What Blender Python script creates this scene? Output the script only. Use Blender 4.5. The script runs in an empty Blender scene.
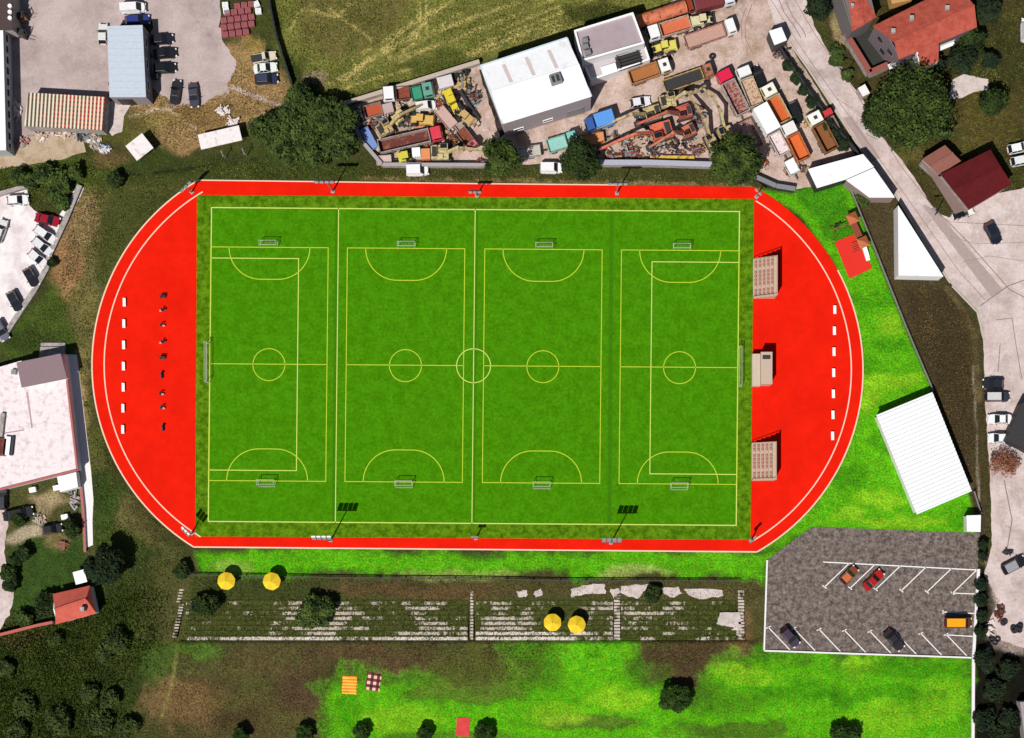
import bpy, math, random
import numpy as np
random.seed(7)
rng = np.random.default_rng(7)
R = math.radians
sc = bpy.context.scene
COL = sc.collection

# ------------------------------------------------------------------ camera, light, exposure
S = 5.8                       # photograph pixels per metre on the ground
H = 275.0                     # flying height
NX, NY = 590.0, 560.0         # pixel right below the camera
def G(px, py, z=0.0):         # pixel on the ground -> world
    return ((px-512.0)/S, (369.0-py)/S, z)
def P(px, py, h):             # pixel of a point h metres up -> world
    k = (H-h)/H
    return G(NX+(px-NX)*k, NY+(py-NY)*k, h)
cam = bpy.data.cameras.new('camera'); co = bpy.data.objects.new('camera', cam); COL.objects.link(co)
cx, cy, _ = G(NX, NY)
co.location = (cx, cy, H)
cam.sensor_width = 36.0
cam.lens = 36.0*H/(1024.0/S)
cam.shift_x = (512-NX)/1024.0
cam.shift_y = (NY-369)/1024.0
cam.clip_start = 1.0; cam.clip_end = 6000.0
sc.camera = co

SUN_EL = 57.0
SUN_DX, SUN_DY = -0.47, -0.88          # ground direction towards the sun (x east, y north)
w = bpy.data.worlds.new('World'); sc.world = w; w.use_nodes = True
nt = w.node_tree
sky = nt.nodes.new('ShaderNodeTexSky'); sky.sky_type = 'NISHITA'; sky.sun_disc = False
sky.sun_elevation = R(SUN_EL); sky.sun_rotation = math.atan2(SUN_DX, SUN_DY)
bg = nt.nodes['Background']; nt.links.new(sky.outputs[0], bg.inputs[0]); bg.inputs[1].default_value = 0.05
sl = bpy.data.lights.new('sun', 'SUN'); sl.energy = 5.0; sl.angle = R(0.5); sl.color = (1.0, 0.96, 0.90)
so = bpy.data.objects.new('sun', sl); COL.objects.link(so)
hl = math.hypot(SUN_DX, SUN_DY)
from mathutils import Vector
sd = Vector((SUN_DX/hl*math.cos(R(SUN_EL)), SUN_DY/hl*math.cos(R(SUN_EL)), math.sin(R(SUN_EL))))
so.rotation_euler = sd.to_track_quat('Z', 'Y').to_euler()
so.location = sd*300
sc.view_settings.view_transform = 'Standard'; sc.view_settings.look = 'None'
sc.view_settings.exposure = 0.0; sc.view_settings.gamma = 1.0; sc.view_settings.use_curve_mapping = False

# ------------------------------------------------------------------ colour and material helpers
K = 1.38
def lin(c):
    c = c/255.0
    return c/12.92 if c <= 0.04045 else ((c+0.055)/1.055)**2.4
def C(r, g, b, k=K):
    return tuple(min(0.9, lin(v)/k) for v in (r, g, b))

def mat(name, col, rough=0.8, var=0.0, scale=1.0, col2=None, thr=(0.4, 0.6), metal=0.0, bump=0.0, bscale=None, coords='obj', det=4.0, spec=None, coat=0.0, stain=0.0, sscale=.12):
    m = bpy.data.materials.new(name); m.use_nodes = True
    t = m.node_tree; b = t.nodes['Principled BSDF']
    b.inputs['Roughness'].default_value = rough; b.inputs['Metallic'].default_value = metal
    if spec is None and coords == 'world': spec = 0.04
    if spec is not None: b.inputs['Specular IOR Level'].default_value = spec
    if coat: b.inputs['Coat Weight'].default_value = coat
    col = tuple(col)+(1,)
    if coords == 'world': src = t.nodes.new('ShaderNodeNewGeometry').outputs['Position']
    else: src = t.nodes.new('ShaderNodeTexCoord').outputs['Object']
    out = None
    if col2 is not None:
        n = t.nodes.new('ShaderNodeTexNoise'); n.inputs['Scale'].default_value = scale; n.inputs['Detail'].default_value = det
        n.inputs['Roughness'].default_value = 0.65
        t.links.new(src, n.inputs['Vector'])
        r = t.nodes.new('ShaderNodeValToRGB'); r.color_ramp.elements[0].position = thr[0]; r.color_ramp.elements[1].position = thr[1]
        r.color_ramp.elements[0].color = col; r.color_ramp.elements[1].color = tuple(col2)+(1,)
        t.links.new(n.outputs['Fac'], r.inputs['Fac']); out = r.outputs['Color']
    if var > 0:
        n2 = t.nodes.new('ShaderNodeTexNoise'); n2.inputs['Scale'].default_value = (bscale or scale*3.1); n2.inputs['Detail'].default_value = 6.0
        n2.inputs['Roughness'].default_value = 0.75
        t.links.new(src, n2.inputs['Vector'])
        mr = t.nodes.new('ShaderNodeMapRange'); mr.inputs[1].default_value = 0.3; mr.inputs[2].default_value = 0.7
        mr.inputs[3].default_value = 1-var; mr.inputs[4].default_value = 1+var
        t.links.new(n2.outputs['Fac'], mr.inputs[0])
        mx = t.nodes.new('ShaderNodeMix'); mx.data_type = 'RGBA'; mx.blend_type = 'MULTIPLY'; mx.inputs[0].default_value = 1.0
        if out is not None: t.links.new(out, mx.inputs[6])
        else: mx.inputs[6].default_value = col
        t.links.new(mr.outputs[0], mx.inputs[7]); out = mx.outputs[2]
    if stain > 0:
        for sc_, lo_, hi_, st_ in ((sscale, .5, .66, stain), (sscale*6, .58, .66, stain*.8)):
            n4 = t.nodes.new('ShaderNodeTexNoise'); n4.inputs['Scale'].default_value = sc_; n4.inputs['Detail'].default_value = 7; n4.inputs['Roughness'].default_value = .7; n4.inputs['Distortion'].default_value = .6
            t.links.new(src, n4.inputs['Vector']); m4 = t.nodes.new('ShaderNodeMapRange'); m4.inputs[1].default_value = lo_; m4.inputs[2].default_value = hi_; m4.inputs[3].default_value = 1; m4.inputs[4].default_value = 1-st_
            t.links.new(n4.outputs['Fac'], m4.inputs[0]); x4 = t.nodes.new('ShaderNodeMix'); x4.data_type = 'RGBA'; x4.blend_type = 'MULTIPLY'; x4.inputs[0].default_value = 1
            t.links.new(out, x4.inputs[6]); t.links.new(m4.outputs[0], x4.inputs[7]); out = x4.outputs[2]
    if out is not None: t.links.new(out, b.inputs['Base Color'])
    else: b.inputs['Base Color'].default_value = col
    if bump > 0:
        n3 = t.nodes.new('ShaderNodeTexNoise'); n3.inputs['Scale'].default_value = (bscale or scale*3); n3.inputs['Detail'].default_value = 5
        t.links.new(src, n3.inputs['Vector'])
        bp = t.nodes.new('ShaderNodeBump'); bp.inputs['Strength'].default_value = 0.7; bp.inputs['Distance'].default_value = bump
        t.links.new(n3.outputs['Fac'], bp.inputs['Height']); t.links.new(bp.outputs[0], b.inputs['Normal'])
    return m

def striped(name, c1, c2, freq, axis='X', duty=0.5, var=0.15, rough=0.7, metal=0.0, dirt=None):
    m = mat(name, c1, rough, metal=metal)
    t = m.node_tree; b = t.nodes['Principled BSDF']
    tc = t.nodes.new('ShaderNodeTexCoord'); sp = t.nodes.new('ShaderNodeSeparateXYZ'); t.links.new(tc.outputs['Object'], sp.inputs[0])
    mm = t.nodes.new('ShaderNodeMath'); mm.operation = 'MULTIPLY'; mm.inputs[1].default_value = freq; t.links.new(sp.outputs[axis], mm.inputs[0])
    fr = t.nodes.new('ShaderNodeMath'); fr.operation = 'FRACT'; t.links.new(mm.outputs[0], fr.inputs[0])
    gt = t.nodes.new('ShaderNodeMath'); gt.operation = 'GREATER_THAN'; gt.inputs[1].default_value = duty; t.links.new(fr.outputs[0], gt.inputs[0])
    mx = t.nodes.new('ShaderNodeMix'); mx.data_type = 'RGBA'; mx.inputs[6].default_value = tuple(c1)+(1,); mx.inputs[7].default_value = tuple(c2)+(1,)
    t.links.new(gt.outputs[0], mx.inputs[0]); out = mx.outputs[2]
    if dirt is not None:
        nn = t.nodes.new('ShaderNodeTexNoise'); nn.inputs['Scale'].default_value = 0.9; nn.inputs['Detail'].default_value = 5; t.links.new(tc.outputs['Object'], nn.inputs['Vector'])
        rr = t.nodes.new('ShaderNodeValToRGB'); rr.color_ramp.elements[0].position = .5; rr.color_ramp.elements[1].position = .58
        t.links.new(nn.outputs['Fac'], rr.inputs[0])
        m3 = t.nodes.new('ShaderNodeMix'); m3.data_type = 'RGBA'; t.links.new(rr.outputs[0], m3.inputs[0]); t.links.new(out, m3.inputs[6]); m3.inputs[7].default_value = tuple(dirt)+(1,)
        out = m3.outputs[2]
    n = t.nodes.new('ShaderNodeTexNoise'); n.inputs['Scale'].default_value = 2.0; n.inputs['Detail'].default_value = 6; t.links.new(tc.outputs['Object'], n.inputs['Vector'])
    mr = t.nodes.new('ShaderNodeMapRange'); mr.inputs[1].default_value = .3; mr.inputs[2].default_value = .7; mr.inputs[3].default_value = 1-var; mr.inputs[4].default_value = 1+var
    t.links.new(n.outputs['Fac'], mr.inputs[0])
    m2 = t.nodes.new('ShaderNodeMix'); m2.data_type = 'RGBA'; m2.blend_type = 'MULTIPLY'; m2.inputs[0].default_value = 1
    t.links.new(out, m2.inputs[6]); t.links.new(mr.outputs[0], m2.inputs[7]); t.links.new(m2.outputs[2], b.inputs['Base Color'])
    return m

_pc = {}
def dusty(c, f=.14): return tuple(v*(1-f)+d*f for v, d in zip(c, (150, 132, 112)))
def paint(r, g, b, rough=0.35, dirty=0.12):        # vehicle paint
    k = ('p', r, g, b, rough)
    if k not in _pc: _pc[k] = mat('paint', C(r, g, b), rough, var=dirty, scale=0.8, spec=0.4)
    return _pc[k]
def worn(r, g, b, r2=105, g2=70, b2=50, th=(.52, .68)):  # paint with rust patches
    k = ('w', r, g, b, r2, g2, b2)
    if k not in _pc: _pc[k] = mat('worn_paint', C(*dusty((r, g, b), .2)), 0.6, var=0.25, scale=1.3, col2=C(r2, g2, b2), thr=th)
    return _pc[k]
M = dict(
    glass=mat('dark_glass', (0.012, 0.014, 0.018), 0.12, spec=0.6),
    rubber=mat('rubber', (0.015, 0.015, 0.016), 0.8),
    dark=mat('dark_steel', (0.02, 0.019, 0.02), 0.6, var=0.3, scale=2),
    steel=mat('grey_steel', (0.22, 0.22, 0.23), 0.5, var=0.25, scale=2, metal=0.3),
    lamp=mat('lamp_glass', (0.75, 0.75, 0.72), 0.15),
    red_lamp=mat('red_lamp', (0.35, 0.02, 0.02), 0.2),
    rust=mat('rust', C(150, 70, 45), 0.9, var=0.4, scale=1.5, col2=C(105, 62, 50), thr=(.45, .6)),
    rustdark=mat('dark_rust', C(105, 48, 42), 0.9, var=0.4, scale=1.3, col2=C(150, 90, 62), thr=(.5, .62)),
    white=mat('white_paint', (0.78, 0.78, 0.78), 0.5, var=0.06, scale=0.7),
    concrete=mat('concrete', C(185, 175, 172), 0.9, var=0.22, scale=1.2, col2=C(150, 142, 135), thr=(.4, .65)),
    wall_white=mat('white_render', C(248, 244, 244), 0.85, var=0.08, scale=0.8),
    wood=mat('timber', C(165, 88, 48), 0.8, var=0.3, scale=2.5),
    bark=mat('bark', (0.07, 0.05, 0.035), 0.9, var=0.3, scale=3),
)

# ------------------------------------------------------------------ mesh builder
class MB:
    def __init__(s): s.v = []; s.f = []; s.m = []
    def add(s, vs, fs, mi=0):
        o = len(s.v); s.v += [tuple(x) for x in vs]
        for f in fs: s.f.append(tuple(i+o for i in f)); s.m.append(mi)
        return s
    def box(s, cx, cy, cz, sx, sy, sz, rot=0.0, mi=0, tx=1.0, ty=1.0, ox=0.0, oy=0.0):
        # box centred cx,cy,cz; the top may be smaller (tx, ty) and shifted (ox, oy)
        c, n = math.cos(rot), math.sin(rot); vs = []
        for z, ax, ay, dx, dy in ((-.5, 1, 1, 0, 0), (.5, tx, ty, ox, oy)):
            for ux, uy in ((-.5, -.5), (.5, -.5), (.5, .5), (-.5, .5)):
                x, y = ux*sx*ax+dx, uy*sy*ay+dy
                vs.append((cx+x*c-y*n, cy+x*n+y*c, cz+z*sz))
        return s.add(vs, [(3, 2, 1, 0), (4, 5, 6, 7), (0, 1, 5, 4), (1, 2, 6, 5), (2, 3, 7, 6), (3, 0, 4, 7)], mi)
    def prism(s, poly, z0, z1, mi=0, top=None, mtop=None):
        n = len(poly); tp = top or poly
        a = sum(poly[i][0]*poly[(i+1) % n][1]-poly[(i+1) % n][0]*poly[i][1] for i in range(n))
        if a < 0: poly = poly[::-1]; tp = tp[::-1]
        s.add([(p[0], p[1], z0) for p in poly]+[(p[0], p[1], z1) for p in tp],
              [tuple(range(n))[::-1]]+[(i, (i+1) % n, (i+1) % n+n, i+n) for i in range(n)], mi)
        s.add([(p[0], p[1], z1) for p in tp], [tuple(range(n))], mi if mtop is None else mtop)
        return s
    def cyl(s, p0, p1, r0, r1=None, n=8, mi=0):
        r1 = r0 if r1 is None else r1
        a, b = Vector(p0), Vector(p1); d = (b-a).normalized()
        u = d.orthogonal().normalized(); v = d.cross(u); vs = []
        for q, r in ((a, r0), (b, r1)):
            for i in range(n):
                t = 2*math.pi*i/n; vs.append(q+u*math.cos(t)*r+v*math.sin(t)*r)
        return s.add(vs, [tuple(range(n))[::-1], tuple(range(n, 2*n))]+[(i, (i+1) % n, (i+1) % n+n, i+n) for i in range(n)], mi)
    def bar(s, p0, p1, wd, ht, mi=0):            # rectangular bar between two points
        a, b = Vector(p0), Vector(p1); d = (b-a).normalized()
        u = Vector((-d.y, d.x, 0));  u = u.normalized() if u.length > 1e-6 else Vector((1, 0, 0))
        v = d.cross(u); vs = []
        for q in (a, b):
            for i, j in ((-.5, -.5), (.5, -.5), (.5, .5), (-.5, .5)): vs.append(q+u*i*wd+v*j*ht)
        return s.add(vs, [(3, 2, 1, 0), (4, 5, 6, 7), (0, 1, 5, 4), (1, 2, 6, 5), (2, 3, 7, 6), (3, 0, 4, 7)], mi)
    def build(s, name, mats, parent=None, loc=(0, 0, 0), rot=0.0, bevel=0.0, smooth=False):
        me = bpy.data.meshes.new(name); me.from_pydata(s.v, [], s.f)
        mats = mats if isinstance(mats, (list, tuple)) else [mats]
        for m in mats: me.materials.append(m)
        if len(mats) > 1: me.polygons.foreach_set('material_index', s.m)
        if smooth: me.polygons.foreach_set('use_smooth', [True]*len(s.f))
        me.update()
        o = bpy.data.objects.new(name, me); COL.objects.link(o); o.location = loc; o.rotation_euler = (0, 0, rot)
        if parent: o.parent = parent
        if bevel:
            md = o.modifiers.new('bevel', 'BEVEL'); md.width = bevel; md.segments = 2; md.limit_method = 'ANGLE'
        return o
def tag(o, label, cat, group=None):
    o['label'] = label; o['category'] = cat
    if group: o['group'] = group
    return o
def thing(name, label, cat, loc=(0, 0, 0), rot=0.0, group=None):
    o = bpy.data.objects.new(name, None); o.empty_display_size = 0.5; COL.objects.link(o)
    o.location = loc; o.rotation_euler = (0, 0, rot)
    return tag(o, label, cat, group)
def struct(o, kind='structure'): o['kind'] = kind; return o
def copy_tree(o, parent=None):
    c = o.copy(); COL.objects.link(c)
    if parent: c.parent = parent
    for ch in list(o.children): copy_tree(ch, c)
    return c

# ------------------------------------------------------------------ noise
def vnoise(x, y, cell, seed):
    r = np.random.default_rng(seed); n = 256; g = r.random((n, n))
    X = x/cell; Y = y/cell; i = np.floor(X).astype(int); j = np.floor(Y).astype(int); fx = X-i; fy = Y-j
    fx = fx*fx*(3-2*fx); fy = fy*fy*(3-2*fy)
    a = g[i % n, j % n]; b = g[(i+1) % n, j % n]; c = g[i % n, (j+1) % n]; d = g[(i+1) % n, (j+1) % n]
    return (a*(1-fx)+b*fx)*(1-fy)+(c*(1-fx)+d*fx)*fy
def fbm(x, y, cell, seed, o=4):
    t = 0; a = 1; s = 0
    for k in range(o): t = t+a*vnoise(x, y, cell/2**k, seed+k); s += a; a *= .55
    return t/s

# ------------------------------------------------------------------ the ground
def axis(lo, hi, step):
    a = list(np.arange(lo, hi+.01, step)); s = step*2; x = a[0]; pre = []
    while x > -14000: x -= s; pre.append(x); s *= 1.5
    s = step*2; x = a[-1]; post = []
    while x < 15000: x += s; post.append(x); s *= 1.5
    return np.array(pre[::-1]+a+post)
ax = axis(-30, 1054, 1.9); ay = axis(-30, 768, 1.9)
PX, PY = np.meshgrid(ax, ay, indexing='ij')
WX = PX+14*(fbm(PX, PY, 34, 11)-.5)*1.6; WY = PY+14*(fbm(PX, PY, 34, 31)-.5)*1.6
def sdist(pts, X, Y):                                  # signed distance, negative inside
    n = len(pts); d = np.full(X.shape, 1e9); ins = np.zeros(X.shape, bool)
    for i in range(n):
        x0, y0 = pts[i]; x1, y1 = pts[(i+1) % n]
        ex, ey = x1-x0, y1-y0; t = np.clip(((X-x0)*ex+(Y-y0)*ey)/(ex*ex+ey*ey+1e-9), 0, 1)
        d = np.minimum(d, np.hypot(X-x0-t*ex, Y-y0-t*ey))
        c = ((y0 > Y) != (y1 > Y)) & (X < (x1-x0)*(Y-y0)/(y1-y0+1e-12)+x0); ins ^= c
    return np.where(ins, -d, d)
gcol = np.zeros(PX.shape+(3,)); gcol[:] = C(56, 58, 28)
mott = fbm(PX, PY, 22, 77, 5); mott2 = fbm(PX, PY, 9, 93, 4)
def lay(mask, col): 
    global gcol
    gcol = gcol*(1-mask[..., None])+np.array(col)*mask[..., None]
def poly(pts, col, soft=8, alpha=1.0, mot=0.9, warp=True):
    d = sdist(pts, WX if warp else PX, WY if warp else PY)
    d = d+(mott2-.5)*soft*1.4*mot
    lay(np.clip(.5-d/soft, 0, 1)*alpha, col)
def ell(x, y, rx, ry, col, alpha=1.0, soft=.5):
    d = np.hypot((WX-x)/rx, (WY-y)/ry)-1+(mott2-.5)*.7
    lay(np.clip(.5-d/soft, 0, 1)*alpha, col)
def path(pts, wd, col, alpha=1.0, soft=2.0, jit=1.0):
    d = np.full(PX.shape, 1e9); X = PX+(mott-.5)*6*jit; Y = PY+(mott2-.5)*6*jit
    for (x0, y0), (x1, y1) in zip(pts[:-1], pts[1:]):
        ex, ey = x1-x0, y1-y0; t = np.clip(((X-x0)*ex+(Y-y0)*ey)/(ex*ex+ey*ey+1e-9), 0, 1)
        d = np.minimum(d, np.hypot(X-x0-t*ex, Y-y0-t*ey))
    lay(np.clip(.5-(d-wd/2)/soft, 0, 1)*alpha*np.clip((mott2-.25)*3, .25, 1), col)
# top field
poly([(262, -40), (770, -40), (700, 20), (480, 62), (345, 104), (292, 90)], C(100, 102, 48), 10)
poly([(300, -20), (420, -20), (390, 40), (330, 60), (300, 40)], C(92, 80, 48), 14, .6)
for q in ([(330, 10), (372, 40)], [(360, 55), (420, 20), (470, -10)], [(300, 98), (345, 78), (372, 66)], [(380, 50), (440, 30), (520, 2)], [(390, 60), (470, 34), (560, -4)],
          [(430, 10), (412, 40), (395, 62)], [(440, 62), (520, 36), (600, 5)], [(305, 8), (335, 18), (350, 5)], [(342, 85), (360, 66), (400, 42)]):
    path(q, 2.2, C(176, 160, 96), .85, 3.2, .6)
for q in ([(300, 97), (350, 73), (390, 50), (420, 28), (455, -4)], [(352, 70), (392, 42), (418, 16)], [(418, -5), (420, 20), (418, 36)], [(426, -5), (427, 30)], [(388, 58), (420, 42), (458, 14)], [(410, 46), (478, 14)], [(460, 60), (520, 40), (600, 10)], [(480, 44), (540, 22), (600, -4)], [(455, 66), (480, 50), (530, 30)], [(500, 30), (560, 6)], [(290, 30), (300, 12), (312, 4)], [(400, 62), (440, 44), (500, 20)], [(520, 46), (580, 22), (620, 2)], [(345, 92), (360, 74), (352, 60)], [(320, 96), (370, 80), (430, 64)]):
    path(q, 1.4, C(186, 170, 104), .9, 2.4, .5)
poly([(275, 40), (300, 60), (340, 100), (300, 120), (270, 100)], C(48, 58, 24), 12)
ell(445, 62, 40, 10, C(62, 72, 28), .8); ell(600, 14, 40, 14, C(36, 42, 18), .9); ell(320, 78, 10, 6, C(150, 128, 108), .6)
# top left rough ground
poly([(130, 70), (200, 55), (262, 40), (296, 95), (265, 120), (240, 128), (180, 150), (125, 145)], C(134, 110, 72), 9)
ell(205, 112, 40, 12, C(112, 90, 52), .7); ell(255, 50, 14, 12, C(132, 112, 58), .7); ell(268, 22, 14, 12, C(58, 64, 26), .9)
ell(130, 128, 28, 16, C(78, 78, 36), .8); ell(160, 118, 22, 9, C(120, 108, 58), .6)
path([(130, 116), (165, 108), (196, 128)], 3, C(186, 166, 140), .8); path([(165, 108), (200, 95), (226, 92)], 6, C(176, 156, 146), .7); path([(232, 88), (290, 108)], 5, C(186, 168, 160), .7)
poly([(90, 150), (160, 138), (180, 158), (240, 150), (300, 150), (360, 160), (360, 182), (90, 182)], C(50, 60, 24), 8)
poly([(0, 160), (60, 155), (120, 160), (110, 190), (30, 192), (0, 195)], C(60, 74, 26), 8)
path([(96, 168), (140, 176), (200, 168), (260, 160)], 3, C(26, 26, 20), .8)
ell(112, 155, 20, 10, C(98, 78, 50), .7); ell(228, 160, 20, 6, C(46, 50, 24), .8)
# left side
poly([(75, 190), (110, 185), (140, 205), (125, 240), (110, 280), (95, 340), (90, 420), (110, 480), (150, 540), (180, 560), (60, 560), (85, 470), (75, 350), (60, 330), (55, 290)], C(96, 90, 52), 12)
ell(118, 225, 22, 22, C(56, 70, 28), .6); ell(112, 262, 14, 26, C(60, 74, 30), .7); ell(96, 450, 10, 30, C(70, 76, 32), .6); ell(92, 310, 14, 20, C(104, 96, 54), .6)
poly([(98, 176), (200, 176), (165, 205), (130, 240), (106, 280), (95, 250), (105, 215)], C(62, 66, 30), 12)
ell(70, 265, 16, 38, C(140, 104, 72), .75); ell(85, 225, 16, 25, C(142, 118, 82), .7)
poly([(0, 335), (30, 310), (58, 282), (70, 310), (80, 350), (70, 358), (0, 364)], C(58, 74, 26), 10)
ell(30, 345, 30, 12, C(40, 54, 20), .8); ell(78, 400, 8, 50, C(150, 124, 86), .6)
poly([(86, 470), (110, 470), (120, 520), (170, 560), (100, 620), (90, 540)], C(44, 56, 24), 10)
ell(135, 520, 22, 25, C(84, 76, 44), .5); ell(120, 545, 26, 16, C(60, 70, 30), .6); ell(100, 530, 14, 20, C(52, 72, 26), .6); ell(110, 500, 14, 22, C(44, 66, 22), .8)
poly([(0, 480), (80, 470), (92, 560), (50, 585), (20, 580), (0, 560)], C(64, 66, 34), 8)
poly([(12, 545), (84, 540), (84, 575), (52, 590), (50, 610), (14, 612)], C(46, 66, 24), 6)
poly([(36, 525), (28, 500), (60, 495), (70, 505), (50, 520)], C(150, 132, 100), 7, .7); ell(58, 545, 12, 8, C(120, 104, 70), .6); ell(30, 535, 18, 8, C(170, 156, 130), .7)
# bottom left
poly([(-40, 630), (60, 620), (110, 600), (180, 560), (185, 640), (160, 680), (135, 780), (-40, 780)], C(44, 56, 20), 30)
ell(150, 640, 30, 28, C(56, 72, 24), .7); ell(20, 640, 22, 14, C(92, 66, 46), .5); ell(100, 655, 40, 25, C(54, 58, 26), .6)
poly([(150, 560), (195, 552), (200, 590), (182, 640), (140, 640)], C(66, 66, 34), 12)
# earth south of the field
poly([(178, 572), (765, 575), (765, 660), (740, 690), (640, 680), (600, 660), (330, 660), (320, 700), (330, 780), (130, 780), (150, 690), (180, 640)], C(70, 67, 36), 34)
for e in ((215, 668, 30, 12, (66, 84, 34), .6), (290, 664, 30, 10, (70, 78, 36), .6), (160, 725, 26, 16, (56, 62, 28), .7), (205, 720, 22, 12, (104, 84, 54), .6), (270, 720, 26, 10, (88, 96, 40), .5), (320, 716, 14, 16, (72, 84, 32), .6), (236, 702, 40, 8, (92, 106, 44), .45), (160, 665, 18, 18, (58, 82, 28), .6), (450, 652, 40, 7, (70, 92, 32), .6), (350, 655, 40, 8, (62, 52, 34), .6)):
    ell(*e[:4], C(*e[4]), e[5])
poly([(180, 596), (745, 600), (745, 642), (180, 640)], C(66, 70, 34), 6)
poly([(190, 576), (340, 576), (345, 600), (190, 598)], C(56, 62, 28), 8); ell(420, 590, 90, 8, C(84, 66, 42), .8); ell(700, 625, 60, 20, C(60, 62, 28), .7)
ell(255, 690, 75, 40, C(76, 64, 38), .6); ell(180, 700, 36, 26, C(112, 88, 56), .7); ell(240, 720, 30, 14, C(66, 56, 34), .7); ell(250, 685, 22, 8, C(66, 78, 34), .5); ell(300, 690, 25, 28, C(70, 54, 38), .7)
ell(690, 665, 45, 30, C(66, 52, 34), .8); ell(400, 660, 90, 14, C(78, 62, 40), .7); ell(740, 630, 14, 25, C(104, 80, 50), .7)
path([(180, 640), (172, 680), (160, 720)], 2.5, C(120, 120, 62), .7); ell(200, 648, 25, 10, C(62, 104, 26), .6)
# bright lawns
LG = C(88, 172, 16, K*.95); LY = C(150, 200, 36, K*.95); LD = C(50, 128, 8, K*.95)
poly([(192, 549), (757, 552), (812, 527), (767, 560), (766, 580), (600, 573), (440, 569), (250, 573), (205, 574)], LG, 9)
ell(230, 566, 20, 8, C(120, 130, 60), .6); ell(460, 572, 60, 6, C(130, 138, 70), .5); ell(640, 572, 40, 6, C(134, 132, 76), .6)
poly([(320, 690), (345, 668), (430, 676), (470, 690), (520, 690), (560, 650), (630, 643), (640, 680), (700, 700), (720, 665), (765, 652), (972, 659), (972, 780), (330, 780)], LG, 22)
poly([(505, 645), (630, 643), (640, 680), (600, 720), (540, 700), (500, 690)], LG, 24)
ell(470, 690, 60, 12, C(74, 78, 32), .75); ell(540, 665, 30, 22, C(66, 84, 26), .5); ell(590, 724, 50, 8, C(70, 76, 30), .8); ell(730, 732, 60, 10, C(70, 82, 30), .7); ell(430, 736, 80, 6, C(76, 104, 30), .6)
ell(480, 668, 60, 14, C(72, 84, 30), .7); ell(370, 672, 30, 10, C(70, 88, 30), .5); ell(650, 668, 24, 12, C(66, 90, 28), .6); ell(720, 700, 50, 14, C(62, 100, 20), .5); ell(400, 715, 40, 14, LY, .4); ell(620, 700, 30, 12, LY, .5); ell(560, 715, 30, 12, LY, .4); ell(880, 720, 40, 16, LY, .35); ell(860, 668, 18, 10, LY, .5); ell(940, 700, 25, 20, LY, .3)
ell(900, 672, 70, 8, LD, .5); ell(800, 690, 50, 10, LD, .5); ell(880, 695, 60, 7, LD, .5); ell(745, 672, 30, 10, LY, .4); ell(350, 710, 16, 20, LD, .5)
poly([(757, 189), (790, 194), (820, 187), (846, 180), (906, 330), (935, 395), (976, 515), (980, 535), (812, 527), (757, 553), (820, 495), (862, 385), (862, 345), (835, 263), (800, 215)], LG, 3, mot=.3, warp=False)
poly([(790, 194), (820, 187), (846, 180), (870, 240), (850, 255), (830, 240)], C(66, 140, 16), 6)
for x, y, a, b, c in ((890, 322, 14, 12, LY), (890, 380, 30, 8, LY), (870, 400, 14, 14, LY), (880, 500, 24, 10, LY), (850, 515, 14, 8, LY), (905, 522, 40, 5, LY), (895, 345, 30, 6, LD), (880, 440, 16, 10, LD), (875, 300, 24, 8, LD), (960, 520, 15, 10, LD), (850, 480, 18, 12, LD), (868, 365, 10, 10, LD)):
    ell(x, y, a, b, c, .5)
# right: bare soil and gardens
poly([(846, 180), (900, 200), (900, 280), (950, 282), (980, 330), (985, 480), (990, 560), (978, 560), (970, 490), (932, 390), (906, 330)], C(62, 54, 34), 4, mot=.4, warp=False)
poly([(900, 285), (945, 285), (970, 320), (972, 400), (972, 485), (935, 395)], C(54, 46, 28), 8)
path([(948, 290), (974, 330), (978, 400)], 6, C(104, 92, 60), .5); path([(972, 365), (976, 420), (979, 500)], 1.8, C(150, 140, 118), .7, 1.2, .5); path([(985, 400), (992, 500)], 8, C(58, 50, 26), .6)
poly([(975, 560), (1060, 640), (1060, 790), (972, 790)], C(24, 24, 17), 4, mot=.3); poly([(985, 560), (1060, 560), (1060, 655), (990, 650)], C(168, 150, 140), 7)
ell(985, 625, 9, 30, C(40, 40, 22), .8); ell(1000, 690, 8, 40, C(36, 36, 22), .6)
poly([(808, -20), (1060, -20), (1060, 225), (1000, 215), (950, 215), (925, 200), (862, 135), (850, 90)], C(56, 52, 26), 6)
ell(985, 120, 40, 30, C(78, 66, 34), .7); ell(905, 155, 20, 12, C(92, 84, 44), .6); ell(1000, 60, 24, 36, C(50, 50, 24), .7); ell(842, 32, 9, 16, C(140, 124, 88), .7); ell(965, 160, 20, 20, C(88, 76, 40), .6)
poly([(985, 195), (1000, 190), (1015, 220), (1000, 224)], C(66, 56, 26), 3)
# yard wall foot
path([(360, 178), (480, 180), (600, 183), (750, 186)], 4, C(140, 116, 80), .6)

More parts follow.
